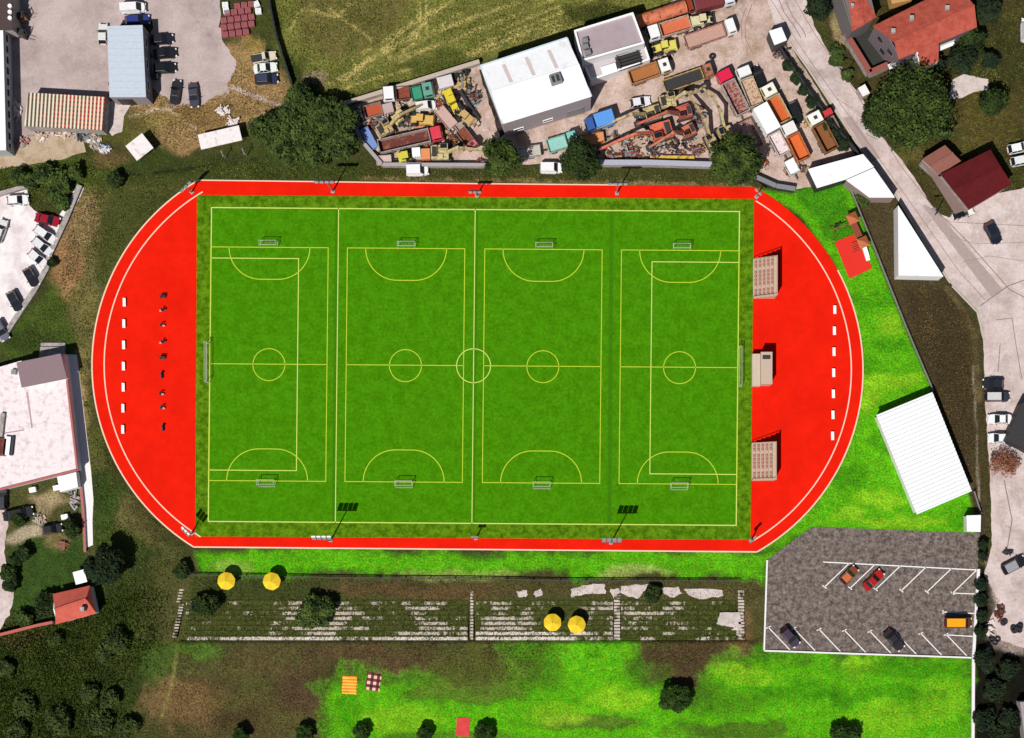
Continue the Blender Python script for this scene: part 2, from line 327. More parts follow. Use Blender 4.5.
sat = np.clip((gcol[..., 1]/(gcol[..., 0]+1e-4)-2.0)*2, 0, 1)
gain = 1.42*(1-sat)+.93*sat
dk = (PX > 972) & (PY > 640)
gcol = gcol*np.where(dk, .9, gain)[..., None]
z = np.zeros(PX.shape)
f = np.clip((PY-640.5)/1.0, 0, 1)*np.clip((676-PY)/34, 0, 1)*.85*np.clip((PX-170)/10, 0, 1)*np.clip((762-PX)/16, 0, 1); z += f
ni, nj = PX.shape
vx = (PX-512)/S; vy = (369-PY)/S
verts = np.stack([vx, vy, z], -1).reshape(-1, 3)
idx = np.arange(ni*nj).reshape(ni, nj)
faces = np.stack([idx[:-1, :-1], idx[:-1, 1:], idx[1:, 1:], idx[1:, :-1]], -1).reshape(-1, 4)
me = bpy.data.meshes.new('ground'); me.from_pydata(verts.tolist(), [], faces.tolist())
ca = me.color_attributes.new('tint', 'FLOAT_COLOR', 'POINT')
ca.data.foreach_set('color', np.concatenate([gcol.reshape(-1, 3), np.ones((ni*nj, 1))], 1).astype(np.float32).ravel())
me.polygons.foreach_set('use_smooth', [True]*len(faces)); me.update()
def ground_mat():
    m = bpy.data.materials.new('ground'); m.use_nodes = True; t = m.node_tree; b = t.nodes['Principled BSDF']
    b.inputs['Roughness'].default_value = 1.0; b.inputs['Specular IOR Level'].default_value = 0.1
    at = t.nodes.new('ShaderNodeAttribute'); at.attribute_name = 'tint'
    ge = t.nodes.new('ShaderNodeNewGeometry'); out = at.outputs['Color']
    for scale, lo, hi, det in ((3.2, .40, 1.62, 3), (0.6, .7, 1.3, 5), (0.09, .84, 1.16, 3)):
        n = t.nodes.new('ShaderNodeTexNoise'); n.inputs['Scale'].default_value = scale; n.inputs['Detail'].default_value = det; n.inputs['Roughness'].default_value = .7
        t.links.new(ge.outputs['Position'], n.inputs['Vector'])
        r = t.nodes.new('ShaderNodeMapRange'); r.inputs[1].default_value = .3; r.inputs[2].default_value = .7; r.inputs[3].default_value = lo; r.inputs[4].default_value = hi
        t.links.new(n.outputs['Fac'], r.inputs[0])
        mx = t.nodes.new('ShaderNodeMix'); mx.data_type = 'RGBA'; mx.blend_type = 'MULTIPLY'; mx.inputs[0].default_value = 1
        t.links.new(out, mx.inputs[6]); t.links.new(r.outputs[0], mx.inputs[7]); out = mx.outputs[2]
    n = t.nodes.new('ShaderNodeTexNoise'); n.inputs['Scale'].default_value = 1.5; n.inputs['Detail'].default_value = 4; t.links.new(ge.outputs['Position'], n.inputs['Vector'])
    hs = t.nodes.new('ShaderNodeHueSaturation'); t.links.new(out, hs.inputs['Color'])
    r = t.nodes.new('ShaderNodeMapRange'); r.inputs[1].default_value = .3; r.inputs[2].default_value = .7; r.inputs[3].default_value = .475; r.inputs[4].default_value = .52
    t.links.new(n.outputs['Fac'], r.inputs[0]); t.links.new(r.outputs[0], hs.inputs['Hue']); t.links.new(hs.outputs[0], b.inputs['Base Color'])
    n = t.nodes.new('ShaderNodeTexNoise'); n.inputs['Scale'].default_value = 2.6; n.inputs['Detail'].default_value = 5; t.links.new(ge.outputs['Position'], n.inputs['Vector'])
    bp = t.nodes.new('ShaderNodeBump'); bp.inputs['Strength'].default_value = .8; bp.inputs['Distance'].default_value = .22
    t.links.new(n.outputs['Fac'], bp.inputs['Height']); t.links.new(bp.outputs[0], b.inputs['Normal'])
    return m
me.materials.append(ground_mat())
ground = bpy.data.objects.new('ground', me); COL.objects.link(ground); struct(ground)

# ------------------------------------------------------------------ paved sheets
PAVED = []
def sheet(name, pts, zz, m, kind='structure', parent=None, jag=0.0, seed=1):
    PAVED.append(pts)
    if jag:
        r = random.Random(seed); q = []
        for i in range(len(pts)):
            a, b = pts[i], pts[(i+1) % len(pts)]; d = math.hypot(b[0]-a[0], b[1]-a[1]); k = max(1, int(d/5))
            for j in range(k):
                t = j/k; jj = jag if j else 0; q.append((a[0]+(b[0]-a[0])*t+r.uniform(-jj, jj), a[1]+(b[1]-a[1])*t+r.uniform(-jj, jj)))
        pts = q
    w_ = [G(*p)[:2] for p in pts]
    import mathutils
    tri = mathutils.geometry.tessellate_polygon([[Vector((x, y, 0)) for x, y in w_]])
    mb = MB()
    for t in tri:
        a, b, c = [w_[i] for i in t]
        if (b[0]-a[0])*(c[1]-a[1])-(c[0]-a[0])*(b[1]-a[1]) < 0: t = t[::-1]
        mb.add([(w_[i][0], w_[i][1], zz) for i in t], [(0, 1, 2)])
    o = mb.build(name, m, parent)
    if kind: o['kind'] = kind
    return o
def strip(mb, pts, wd, zz, closed=False, mi=0):       # painted line in pixels
    n = len(pts); L = []; Rr = []
    for i in range(n):
        p = pts[i]; a = pts[i-1] if (i or closed) else p; b = pts[(i+1) % n] if (i < n-1 or closed) else p
        d1 = Vector((p[0]-a[0], p[1]-a[1])); d2 = Vector((b[0]-p[0], b[1]-p[1]))
        if d1.length < 1e-6: d1 = d2
        if d2.length < 1e-6: d2 = d1
        d1.normalize(); d2.normalize(); nn = Vector((-d1.y, d1.x)); n2 = Vector((-d2.y, d2.x)); mm = (nn+n2)
        mm = mm.normalized() if mm.length > 1e-6 else nn
        s_ = wd/2/max(.4, mm.dot(nn)); L.append((p[0]+mm.x*s_, p[1]+mm.y*s_)); Rr.append((p[0]-mm.x*s_, p[1]-mm.y*s_))
    rg = range(n if closed else n-1)
    for i in rg:
        j = (i+1) % n
        mb.add([G(*L[i], zz), G(*L[j], zz), G(*Rr[j], zz), G(*Rr[i], zz)], [(0, 1, 2, 3)], mi)
def arc(cx, cy, r, a0, a1, n=48): return [(cx+r*math.cos(R(a0+(a1-a0)*i/n)), cy-r*math.sin(R(a0+(a1-a0)*i/n))) for i in range(n+1)]

yard_m = mat('yard_concrete', C(212, 188, 178), .95, var=.26, scale=.35, col2=C(186, 160, 142), thr=(.42, .62), coords='world', bscale=3.0, bump=.02, stain=.34, sscale=.2)
grav_m = mat('pale_gravel', C(254, 246, 246), .95, var=.06, scale=.3, col2=C(226, 212, 214), thr=(.45, .65), coords='world', bscale=3.0, stain=.10, sscale=.2)
asph_m = mat('pale_asphalt', C(204, 186, 183), .95, var=.14, scale=.16, col2=C(180, 162, 158), thr=(.4, .65), coords='world', bscale=2.6, stain=.2, sscale=.1)
road_m = mat('road_asphalt', C(226, 208, 205), .95, var=.16, scale=.3, col2=C(204, 184, 178), thr=(.4, .62), coords='world', bscale=2.2, stain=.24, sscale=.13)
park_m = mat('car_park_asphalt', C(142, 130, 122), .95, var=.66, scale=1.1, col2=C(94, 82, 80), thr=(.36, .64), coords='world', bscale=2.4, stain=.15, sscale=.15)
pale_m = mat('cast_concrete', C(222, 208, 204), .95, var=.12, scale=.6, col2=C(196, 182, 174), thr=(.45, .65), coords='world', bscale=3.0)
sand_m = mat('sandy_gravel', C(196, 176, 152), .95, var=.16, scale=.6, col2=C(176, 152, 124), thr=(.45, .65), coords='world', bscale=3.0)
Z1 = .02
sheet('asphalt_yard', [(16, -30), (128, -30), (215, -30), (222, 40), (236, 60), (228, 90), (200, 106), (176, 104), (150, 86), (152, 20), (120, 25), (108, 95), (112, 130), (60, 150), (0, 165), (-40, 168), (-40, -30)], Z1, asph_m, jag=2.2)
sheet('concrete_apron', [(-40, 140), (14, 140), (60, 134), (84, 136), (86, 152), (60, 160), (28, 165), (-40, 172)], Z1+.004, sand_m, jag=1.2, seed=4)
sheet('concrete_path', [(106, 100), (132, 102), (124, 116), (122, 132), (112, 136), (106, 128)], Z1+.004, pale_m, jag=1.2, seed=9)
sheet('parking_lot', [(-40, 196), (27, 188), (29, 205), (34, 210), (38, 213), (58, 217), (62, 211), (73, 192), (76, 186), (84, 188), (76, 205), (62, 232), (50, 252), (48, 268), (36, 288), (22, 310), (8, 330), (-40, 380)], Z1, grav_m, jag=.9, seed=3)
sheet('driveway', [(-40, 478), (2, 488), (8, 520), (4, 552), (14, 590), (10, 615), (0, 630), (-40, 640)], Z1, road_m, jag=1.2, seed=5)
sheet('workshop_yard', [(345, 107), (480, 64), (574, 82), (600, 60), (640, 22), (720, -30), (756, -30), (777, 25), (808, 74), (836, 118), (860, 154), (808, 168), (816, 186), (790, 190), (757, 177), (720, 162), (382, 166), (364, 142)], Z1, yard_m, jag=.5)
road = sheet('road', [(756, -30), (798, -30), (814, 26), (836, 64), (862, 98), (880, 135), (902, 160), (936, 212), (958, 222), (985, 196), (1060, 180), (1060, 660), (1000, 640), (990, 618), (1000, 600), (984, 575), (992, 545), (990, 480), (985, 400), (983, 340), (976, 310), (952, 285), (924, 242), (895, 193), (862, 152), (836, 112), (808, 70), (776, 25)], Z1+.004, road_m, jag=.6, seed=8)
pm = mat('road_patch', C(180, 162, 158), .95, var=.1, scale=.5, coords='world')
for q in ([(922, 205), (938, 212), (1003, 290), (992, 298)], [(843, 118), (852, 116), (880, 158), (872, 162)]): sheet('repair_patch', q, Z1+.008, pm, jag=.3, parent=road, kind=None)
sheet('painted_shadow', [(479, 70), (487, 68), (507, 132), (500, 138)], Z1+.010, mat('shadow_dark_ground', C(70, 60, 58), .9, var=.3, scale=.6, col2=C(44, 38, 38), thr=(.4, .62), coords='world'), jag=.9, seed=6)  # workshop's west-side shadow, painted as a dark sheet on the yard
mt_ = mat('tyre_track', C(160, 132, 126), .95, var=.15, scale=1, coords='world'); mb = MB()
strip(mb, [(779, 0), (784, 12), (794, 26), (801, 38)], .9, Z1+.008); strip(mb, [(786, 2), (793, 17), (803, 30), (806, 37)], .9, Z1+.008); strip(mb, [(742, 40), (741, 22), (746, 8)], .8, Z1+.008); strip(mb, [(752, 52), (746, 40), (745, 24), (752, 4)], .8, Z1+.008); mb.build('tyre_track', mt_, road)
mb = MB(); zz = Z1+.010
for pts, w_ in (([(792, -5), (816, 36), (846, 78), (872, 118), (900, 165), (940, 216)], .6), ([(768, -5), (800, 46), (832, 92), (866, 140), (905, 195), (958, 270), (985, 300)], .5), ([(940, 214), (966, 240), (1010, 290), (1030, 300)], .8), ([(980, 306), (1008, 286), (1030, 278)], 1.0), ([(996, 320), (1012, 318), (1016, 345), (1022, 380)], .7), ([(925, 205), (950, 222), (1030, 226)], .5), ([(950, 236), (975, 244), (1030, 242)], .4), ([(962, 262), (990, 256), (1030, 262)], .4), ([(1000, 345), (998, 372)], .8), ([(1004, 480), (1012, 520), (1006, 555)], 1.0), ([(878, 140), (866, 134)], .5), ([(851, 108), (836, 98)], .5)):
    strip(mb, pts, w_, zz); zz += .0012
mb.build('pavement_seam', mat('dark_seam', C(146, 128, 124), .95, var=.3, scale=1.5, coords='world'), road)
kerb_m = mat('kerb_stone', C(206, 192, 180), .9, var=.15, scale=2, coords='world')
mb = MB()
for pts in ([(776, 24), (808, 69), (836, 112), (862, 152)], [(876, 170), (896, 196), (926, 246), (950, 283)], [(952, 286), (977, 312), (984, 340)]):
    for a, b in zip(pts[:-1], pts[1:]): mb.bar(G(*a, .09), G(*b, .09), .28, .18)
struct(mb.build('kerb', kerb_m))
sheet('garden_path', [(952, 80), (964, 74), (980, 78), (988, 79), (989, 90), (974, 92), (962, 98), (950, 99)], Z1, pale_m, jag=.6)
sheet('forecourt', [(948, 218), (963, 210), (982, 236), (1024, 232), (1060, 230), (1060, 270), (1000, 270), (960, 230)], Z1+.008, road_m, jag=.4)
sheet('house_path', [(985, 205), (1000, 198), (1012, 222), (996, 230)], Z1+.012, pale_m)
cp = sheet('car_park', [(812, 527), (980, 533), (972, 657), (764, 650), (767, 560)], Z1, park_m)
wl = mat('white_line_paint', (.74, .73, .70), .8, var=.1, scale=2)
mb = MB(); zl = Z1+.006
strip(mb, [(823, 562), (977, 570)], 1.0, zl)
for k in range(6):
    x = 849+25.6*k; y = 563.5+1.25*k
    strip(mb, [(x, y), (x-24.5, y+23.5)], .9, zl); strip(mb, [(x-26.5, y+22), (x-22.5, y+25)], .9, zl)
strip(mb, [(951, 593), (976, 594)], .9, zl); strip(mb, [(943, 612), (975, 613.5)], .9, zl); strip(mb, [(943, 610), (943, 614)], .9, zl); strip(mb, [(948, 635), (974, 636.5)], .9, zl)
for k in range(8):
    x = 769+25.4*k; y = 627+1.0*k; strip(mb, [(x-1, y), (x+21, y+23)], .9, zl); strip(mb, [(x-3, y+1.5), (x+1.5, y-.8)], .9, zl)
mb.build('bay_line', wl, cp)

# ------------------------------------------------------------------ running track and pitch
track_m = mat('red_track', (0.66, 0.0125, 0.004), .95, var=.09, scale=.12, coords='world', bscale=.5, col2=(0.60, 0.0105, 0.0035), thr=(.4, .62), spec=.0)
def lerp(a, b, t): return (a[0]+(b[0]-a[0])*t, a[1]+(b[1]-a[1])*t)
def carc(c, r, p0, p1, side, n=56):
    a0 = math.atan2(p0[1]-c[1], p0[0]-c[0]); a1 = math.atan2(p1[1]-c[1], p1[0]-c[0])
    if side == 'L':
        a0 %= 2*math.pi; a1 %= 2*math.pi
    return [(c[0]+r*math.cos(a0+(a1-a0)*i/n), c[1]+r*math.sin(a0+(a1-a0)*i/n)) for i in range(n+1)]
LC, LR, RC, RR = (305.7, 365), 213.7, (654, 370), 209
left_out = carc(LC, LR, (199, 181), (192.5, 549), 'L')
right_out = carc(RC, RR, (755, 187), (757.5, 553), 'R')
outer = left_out+right_out[::-1]
tr = sheet('running_track', outer, .04, track_m)
mb = MB()
strip(mb, left_out, 1.35, .047); strip(mb, [left_out[-1], right_out[-1]], 1.35, .047); strip(mb, [left_out[0], (480, 183.7), (622, 185)], 1.15, .047)
strip(mb, right_out[15:], 1.3, .047)
strip(mb, carc(LC, 201.5, (204, 194), (198, 541), 'L'), 1.2, .047); strip(mb, carc(RC, 197.3, (757, 199), (752, 541), 'R'), 1.2, .047)
mb.build('lane_line', mat('track_line_paint', C(250, 214, 188), .8, var=.06, scale=2), tr)
marg_m = mat('mown_margin', C(104, 146, 24), .95, var=.38, scale=.8, col2=C(66, 108, 10), thr=(.38, .62), coords='world', bscale=2.6, bump=.05, spec=0)
pm_ = sheet('grass_margin', [(197, 195), (754, 199), (750.5, 540), (195.3, 536.5)], .044, marg_m)
turf_m = mat('artificial_turf', C(76, 145, 12), .95, var=.30, scale=.5, col2=C(69, 133, 8), thr=(.42, .6), coords='world', bscale=1.9, spec=0)
pitch = sheet('pitch', [(211, 207), (740.5, 211), (736.5, 526), (208, 522)], .052, turf_m)
def F(x, y): return (211+(x-211)*.999-(y-207)*.0105, y+(x-211)*.0075)      # pitch axes -> pixel
ylw = mat('yellow_line_paint', C(196, 214, 40), .8, var=.12, scale=2); wht = mat('pale_line_paint', C(214, 228, 110), .8, var=.1, scale=2)
mb = MB(); zl = .057; y0, y1 = 207, 522
strip(mb, [F(211.6, y0+.6), F(740, y0+.6), F(740, y1-.6), F(211.6, y1-.6)], 1.05, zl, True)
strip(mb, [F(338.8, y0), F(338.8, y1)], .85, zl); strip(mb, [F(475.5, y0), F(475.5, y1)], .85, zl)
strip(mb, [F(*p) for p in arc(475.5, 363.8, 17, 0, 360)], .85, zl)
strip(mb, [F(211, 258), F(299.3, 258), F(299.3, 470), F(211, 470)], .85, zl); strip(mb, [F(740, 258.5), F(653, 258.5), F(653, 470.5), F(740, 470.5)], .85, zl)
mb.build('pitch_line', wht, pitch)
mb = MB(); zl = .061
for x0 in (211.3, 348, 485.5, 622.3):
    x1 = x0+117.5; ya, yb = 246.9, 480.5; xm = (x0+x1)/2
    strip(mb, [F(x0, ya), F(x1, ya), F(x1, yb), F(x0, yb)], .8, zl, True)
    strip(mb, [F(x0, 363.7), F(x1, 363.7)], .8, zl); strip(mb, [F(*p) for p in arc(xm+.6, 364.2, 16, 0, 360)], .8, zl)
    for yy, s in ((ya, 1), (yb, -1)):
        a = [(xm-8.7-31.8*math.cos(R(t)), yy+s*32*math.sin(R(t))) for t in range(0, 91, 5)]; b = [(2*xm-p[0], p[1]) for p in a[::-1]]
        strip(mb, [F(*p) for p in a+b], .85, zl)
mb.build('court_line', ylw, pitch)
seam = mat('turf_seam', C(64, 126, 10), .95, var=.2, scale=.5, coords='world'); mb = MB()
strip(mb, [F(612, y0+2), F(613, y1-2)], 4, .0545); strip(mb, [F(337, y0+2), F(337, y1-2)], 3, .0545); strip(mb, [F(477, y0+2), F(477, y1-2)], 3, .0545); mb.build('turf_seam', seam, pitch)

# ------------------------------------------------------------------ vehicles
def wheels(root, xs, hw, r=.32, wdt=.22, name='wheel'):
    for x in xs:
        for s in (-1, 1):
            t = MB().cyl((x, s*(hw-wdt), r), (x, s*hw, r), r, n=12).build(name, M['rubber'], root)
            MB().cyl((x, s*(hw-.02), r), (x, s*(hw+.012), r), r*.55, n=10).build('rim', M['steel'], t)
def car(px, py, ang, label, rgb, L=4.2, W=1.75, kind='hatch', group=None, cat='car', name='parked_car', roof=None, bed=None):
    x, y, _ = P(px, py, .8)
    r_ = thing(name, label, cat, (x, y, Z1+.02), R(ang), group)
    m = paint(*rgb); hw = W/2; hl = L/2
    zb = .78 if kind != 'van' else 1.0; top = {'hatch': 1.45, 'sedan': 1.42, 'suv': 1.65, 'van': 2.0, 'pickup': 1.6}[kind]
    def outline(s, dx=0):
        k = [(-hl, -.62), (-hl+.12, -.86), (-hl+.5, -1), (hl-.9, -1), (hl-.35, -.9), (hl-.06, -.6), (hl, -.25)]
        a = [(u*(1 if abs(u) < hl-.3 else s)+dx, v*hw*s) for u, v in k]; return a+[(u, -v) for u, v in a[::-1]]
    b = MB(); b.prism(outline(.97), .25, .5, top=outline(1.0)); b.prism(outline(1.0), .5, zb, top=outline(.94))
    # greenhouse limits at the base (rear, front) and at the roof
    rr, fr, rt, ft = {'hatch': (-hl+.12, hl-1.05, -hl+.55, hl-1.75), 'sedan': (-hl+.75, hl-1.2, -hl+1.3, hl-1.9), 'suv': (-hl+.1, hl-1.1, -hl+.4, hl-1.7),
                      'van': (-hl+.08, hl-.7, -hl+.2, hl-1.35), 'pickup': (-.2, hl-1.2, -.05, hl-1.8)}[kind]
    wb, wt = hw*.90, hw*.74
    rm = paint(*roof) if roof else m
    b.add([(rt, -wt, top), (ft, -wt, top), (ft, wt, top), (rt, wt, top), (rt, -wt, top-.05), (ft, -wt, top-.05), (ft, wt, top-.05), (rt, wt, top-.05)], [(0, 1, 2, 3), (7, 6, 5, 4), (4, 5, 1, 0), (5, 6, 2, 1), (6, 7, 3, 2), (7, 4, 0, 3)], 1)
    for s in (-1, 1):
        for (xa, xb) in ((rr, rt), (fr, ft), ((rr+fr)/2, (rt+ft)/2)): b.bar((xa, s*wb, zb-.02), (xb, s*wt, top-.02), .09, .07)
    if kind == 'pickup':
        b.box((-hl-.25)/2, 0, zb+.02, hl-.3, W*.8, .03, mi=2)
    b.build('body', [m, rm, M['dark']], r_, smooth=False, bevel=.03)
    g = M['glass']; e = .03
    MB().add([(fr, -wb+e, zb), (fr, wb-e, zb), (ft, wt-e, top-.03), (ft, -wt+e, top-.03)], [(0, 1, 2, 3)]).add([(fr-.06, -wb+e, zb), (fr-.06, wb-e, zb), (ft-.06, wt-e, top-.06), (ft-.06, -wt+e, top-.06)], [(3, 2, 1, 0)]).build('windscreen', g, r_)
    if kind != 'van': MB().add([(rr, wb-e, zb), (rr, -wb+e, zb), (rt, -wt+e, top-.03), (rt, wt-e, top-.03)], [(0, 1, 2, 3)]).build('rear_window', g, r_)
    else: MB().add([(rr, wb-e, zb), (rr, -wb+e, zb), (rt, -wt+e, top-.03), (rt, wt-e, top-.03)], [(0, 1, 2, 3)]).build('rear_door', m, r_)
    for s in (-1, 1):
        MB().add([(rr, s*wb, zb), (fr, s*wb, zb), (ft, s*wt, top-.03), (rt, s*wt, top-.03)], [(0, 1, 2, 3) if s < 0 else (3, 2, 1, 0)]).build('side_window', g if kind != 'van' else m, r_)
        MB().box(hl-.1, s*hw*.68, .62, .22, .3, .12).build('headlight', M['lamp'], r_)
        MB().box(-hl+.05, s*hw*.7, .68, .1, .28, .14).build('tail_light', M['red_lamp'], r_)
        MB().box(fr-.25, s*(hw+.06), zb+.06, .12, .2, .13).build('mirror', M['dark'], r_)
    wheels(r_, (-hl+.8, hl-.8), hw, .31, .2)
    return r_

def cab_parts(root, x0, x1, W, z0, z1, m, hatch=True, mroof=None):
    hw = W/2; L = x1-x0
    c = MB(); c.box((x0+x1)/2, 0, (z0+z0+.95)/2, L, W, .95); c.box((x0+x1)/2, 0, (z0+.95+z1)/2, L, W*.98, z1-z0-.95, tx=.86, ty=.9, ox=-L*.06, mi=1)
    o = c.build('cab', [m, mroof or m], root, bevel=.06)
    g = M['glass']; zA = z0+1.02; zB = z1-.18
    MB().add([(x1+.012, -hw*.86, zA), (x1+.012, hw*.86, zA), (x1-L*.10, hw*.80, zB), (x1-L*.10, -hw*.80, zB)], [(0, 1, 2, 3)]).build('windscreen', g, o)
    for s in (-1, 1): MB().box((x0+x1)/2, s*hw*.962, (zA+zB)/2-.02, L*.55, .03, (zB-zA)*.8).build('side_window', g, o)
    if hatch: MB().box((x0+x1)/2-.1, 0, z1+.04, .6, .6, .08).build('roof_hatch', M['dark'], o)
    for s in (-1, 1): MB().box(x1+.02, s*hw*.72, z0+.25, .06, .35, .2).build('headlight', M['lamp'], o)
    return o
def truck(px, py, ang, label, cabrgb, L=7.5, W=2.45, kind='tipper', bed=(150, 70, 45), inner=None, cabL=1.9, cabmat=None, bh=1.0, hatch=True, roofrgb=None, group='trucks parked in the works yard', cat='truck', name='truck', pipe=False):
    x, y, _ = P(px, py, 1.6)
    r_ = thing(name, label, cat, (x, y, Z1+.02), R(ang), group)
    hl = L/2; hw = W/2; xc = hl-cabL
    MB().box(0, -.45, .78, L-.5, .16, .26).box(0, .45, .78, L-.5, .16, .26).box(-hl+.4, 0, .78, .2, 1.0, .2).box(0, 0, .78, .2, 1.0, .2).box(xc-.3, 0, .78, .3, 1.6, .3).build('chassis', M['dark'], r_)
    cm = cabmat or paint(*cabrgb)
    cab_parts(r_, xc, hl, W, .75, 2.75, cm, hatch, paint(*roofrgb) if roofrgb else None)
    bm = worn(*bed) if not isinstance(bed, bpy.types.Material) else bed
    xa, xb = -hl, xc-.25; LB = xb-xa
    if kind in ('tipper', 'flatbed'):
        if kind == 'flatbed': bh = .45
        q = MB(); th = .1; zf = 1.05
        q.box((xa+xb)/2, 0, zf, LB, W, .12, mi=1)
        for s in (-1, 1): q.box((xa+xb)/2, s*(hw-th/2), zf+.06+bh/2, LB, th, bh)
        q.box(xa+th/2, 0, zf+.06+bh/2, th, W-2*th, bh); q.box(xb-th/2, 0, zf+.06+(bh+.25)/2, th, W-2*th, bh+.25)
        n = max(2, int(LB/1.1))
        for i in range(n+1):
            for s in (-1, 1): q.box(xa+.1+(LB-.2)*i/n, s*(hw+.04), zf+.06+bh/2, .1, .08, bh*.96)
        q.build('tipper_bed' if kind == 'tipper' else 'flat_bed', [bm, inner or M['rust']], r_)
    elif kind == 'box':
        q = MB(); q.box((xa+xb)/2, 0, 2.15, LB, W, 2.2)
        for i in range(1, 6): q.box(xa+LB*i/6, 0, 3.27, .06, W-.1, .04)
        q.build('cargo_box', bm, r_, bevel=.05)
        MB().box(xa-.02, 0, 2.1, .05, W*.9, 2.0).build('rear_door', M['steel'], r_)
    elif kind == 'tank':
        q = MB(); q.cyl((xa, 0, 2.0), (xb, 0, 2.0), 1.1, n=20)
        for i in (.2, .5, .8): q.cyl((xa+LB*i, 0, 3.05), (xa+LB*i, 0, 3.25), .3, n=10)
        q.build('tank', bm, r_, smooth=False)
    elif kind == 'chassis':
        q = MB(); q.box((xa+xb)/2, 0, 1.05, LB*.5, W*.5, .35); q.cyl((xa+.6, -.9, 1.1), (xa+1.8, -.9, 1.1), .32); q.box(xa+.8, .7, 1.1, 1.2, .5, .5); q.build('engine_unit', bm, r_)
    ws = [hl-1.1, -hl+1.0, -hl+2.1] if L > 6 else [hl-.9, -hl+.9]
    if kind == 'tipper' or kind == 'box': MB().box(xc-.14, 0, 1.6, .12, W*.8, 1.3).build('bulkhead', M['dark'], r_)
    wheels(r_, ws, hw, .48, .32)
    return r_
def trailer(px, py, ang, label, rgb, L=7, W=2.4, h=.4, inner=None, group='trailers in the works yard', m=None):
    x, y, _ = P(px, py, 1.2); r_ = thing('trailer', label, 'trailer', (x, y, Z1+.02), R(ang), group); hl = L/2; hw = W/2
    q = MB(); q.box(0, 0, 1.0, L, W, .14, mi=1); bm = m or worn(*rgb)
    for s in (-1, 1): q.box(0, s*(hw-.05), 1.07+h/2, L, .1, h)
    for s in (-1, 1): q.box(s*(hl-.05), 0, 1.07+h/2, .1, W-.2, h)
    q.build('bed', [bm, inner or M['rust']], r_)
    MB().box(0, -.5, .75, L*.95, .14, .3).box(0, .5, .75, L*.95, .14, .3).bar((hl, 0, .75), (hl+1.1, 0, .7), .14, .14).build('chassis', M['dark'], r_)
    wheels(r_, (-hl+1, -hl+2.1), hw-.02, .45, .28); return r_
def excavator(px, py, ang, label, rgb, boom=(5.5, 3.0), ba=0.0, fold=None, group='excavators in the works yard', bs=1.0, raised=2.6):
    # px,py: centre of the upper body; ang: where the boom points
    x, y, _ = P(px, py, 1.6); r_ = thing('excavator', label, 'excavator', (x, y, Z1+.02), R(ang), group); m = worn(*rgb, 120, 92, 66, th=(.5, .66))
    for s in (-1, 1):
        k = [(-1.6*bs, .12), (-1.85*bs, .4), (-1.6*bs, .75), (1.6*bs, .75), (1.85*bs, .4), (1.6*bs, .12)]
        n = len(k); vs = [(u, s*(.95*bs), v) for u, v in k]+[(u, s*1.45*bs, v) for u, v in k]
        fs = [tuple(range(n)), tuple(range(n, 2*n))[::-1]]+[(i+n, (i+1) % n+n, (i+1) % n, i) for i in range(n)]
        if s < 0: fs = [f_[::-1] for f_ in fs]
        q = MB().add(vs, fs)
        for i in range(9): q.box(-1.5*bs+.375*bs*i, s*1.2*bs, .77, .16, .52*bs, .06)
        q.build('crawler_track', M['dark'], r_)
    q = MB(); q.box(-.25*bs, 0, 1.25, 3.0*bs, 2.5*bs, .7); q.box(-1.2*bs, 0, 1.85, 1.2*bs, 2.45*bs, .6, tx=.85, ty=.92); q.box(-.3*bs, -.75*bs, 1.75, 1.2*bs, .9*bs, .4); q.build('upper_body', m, r_, bevel=.08)
    MB().box(-1.15*bs, 0, 2.18, .8*bs, 1.7*bs, .06).build('engine_grille', M['dark'], r_)
    q = MB(); q.box(.55*bs, .72*bs, 2.2, 1.5*bs, .98*bs, 1.25, tx=.9, ty=.92); c = q.build('operator_cab', m, r_, bevel=.05)
    MB().box(.52*bs, .72*bs, 2.845, 1.15*bs, .76*bs, .04).build('roof_window', M['glass'], c)
    MB().box(1.29*bs, .72*bs, 2.3, .06, .8*bs, .8).build('windscreen', M['glass'], c)
    b0 = Vector((1.1*bs, -.1, 1.7)); b1 = Vector((1.1*bs+boom[0]*.45, -.1, 1.7+raised)); b2 = Vector((1.1*bs+boom[0], -.1, 1.7+raised*.55))
    MB().bar(b0, b1, .45, .6).bar(b1, b2, .4, .5).cyl(b1+Vector((0, -.3, 0)), b1+Vector((0, .3, 0)), .28).build('boom', m, r_)
    MB().cyl((1.2*bs, .3, 1.3), b1+Vector((-.4, .3, -.2)), .1).build('hydraulic_ram', M['steel'], r_)
    s_ang = R(ba); b3 = b2+Vector((boom[1]*math.cos(s_ang), boom[1]*math.sin(s_ang), -1.2))
    st = MB().bar(b2, b3, .36, .42).build('stick', m, r_)
    q = MB(); k = [(-.5, .2), (-.55, -.3), (-.1, -.7), (.45, -.6), (.5, .1)]; n = len(k); vs = [(b3.x+u, b3.y-.55, b3.z+v) for u, v in k]+[(b3.x+u, b3.y+.55, b3.z+v) for u, v in k]
    q.add(vs, [tuple(range(n)), tuple(range(n, 2*n))[::-1]]+[(i+n, (i+1) % n+n, (i+1) % n, i) for i in range(n)]); q.build('bucket', M['dark'], st)
    return r_
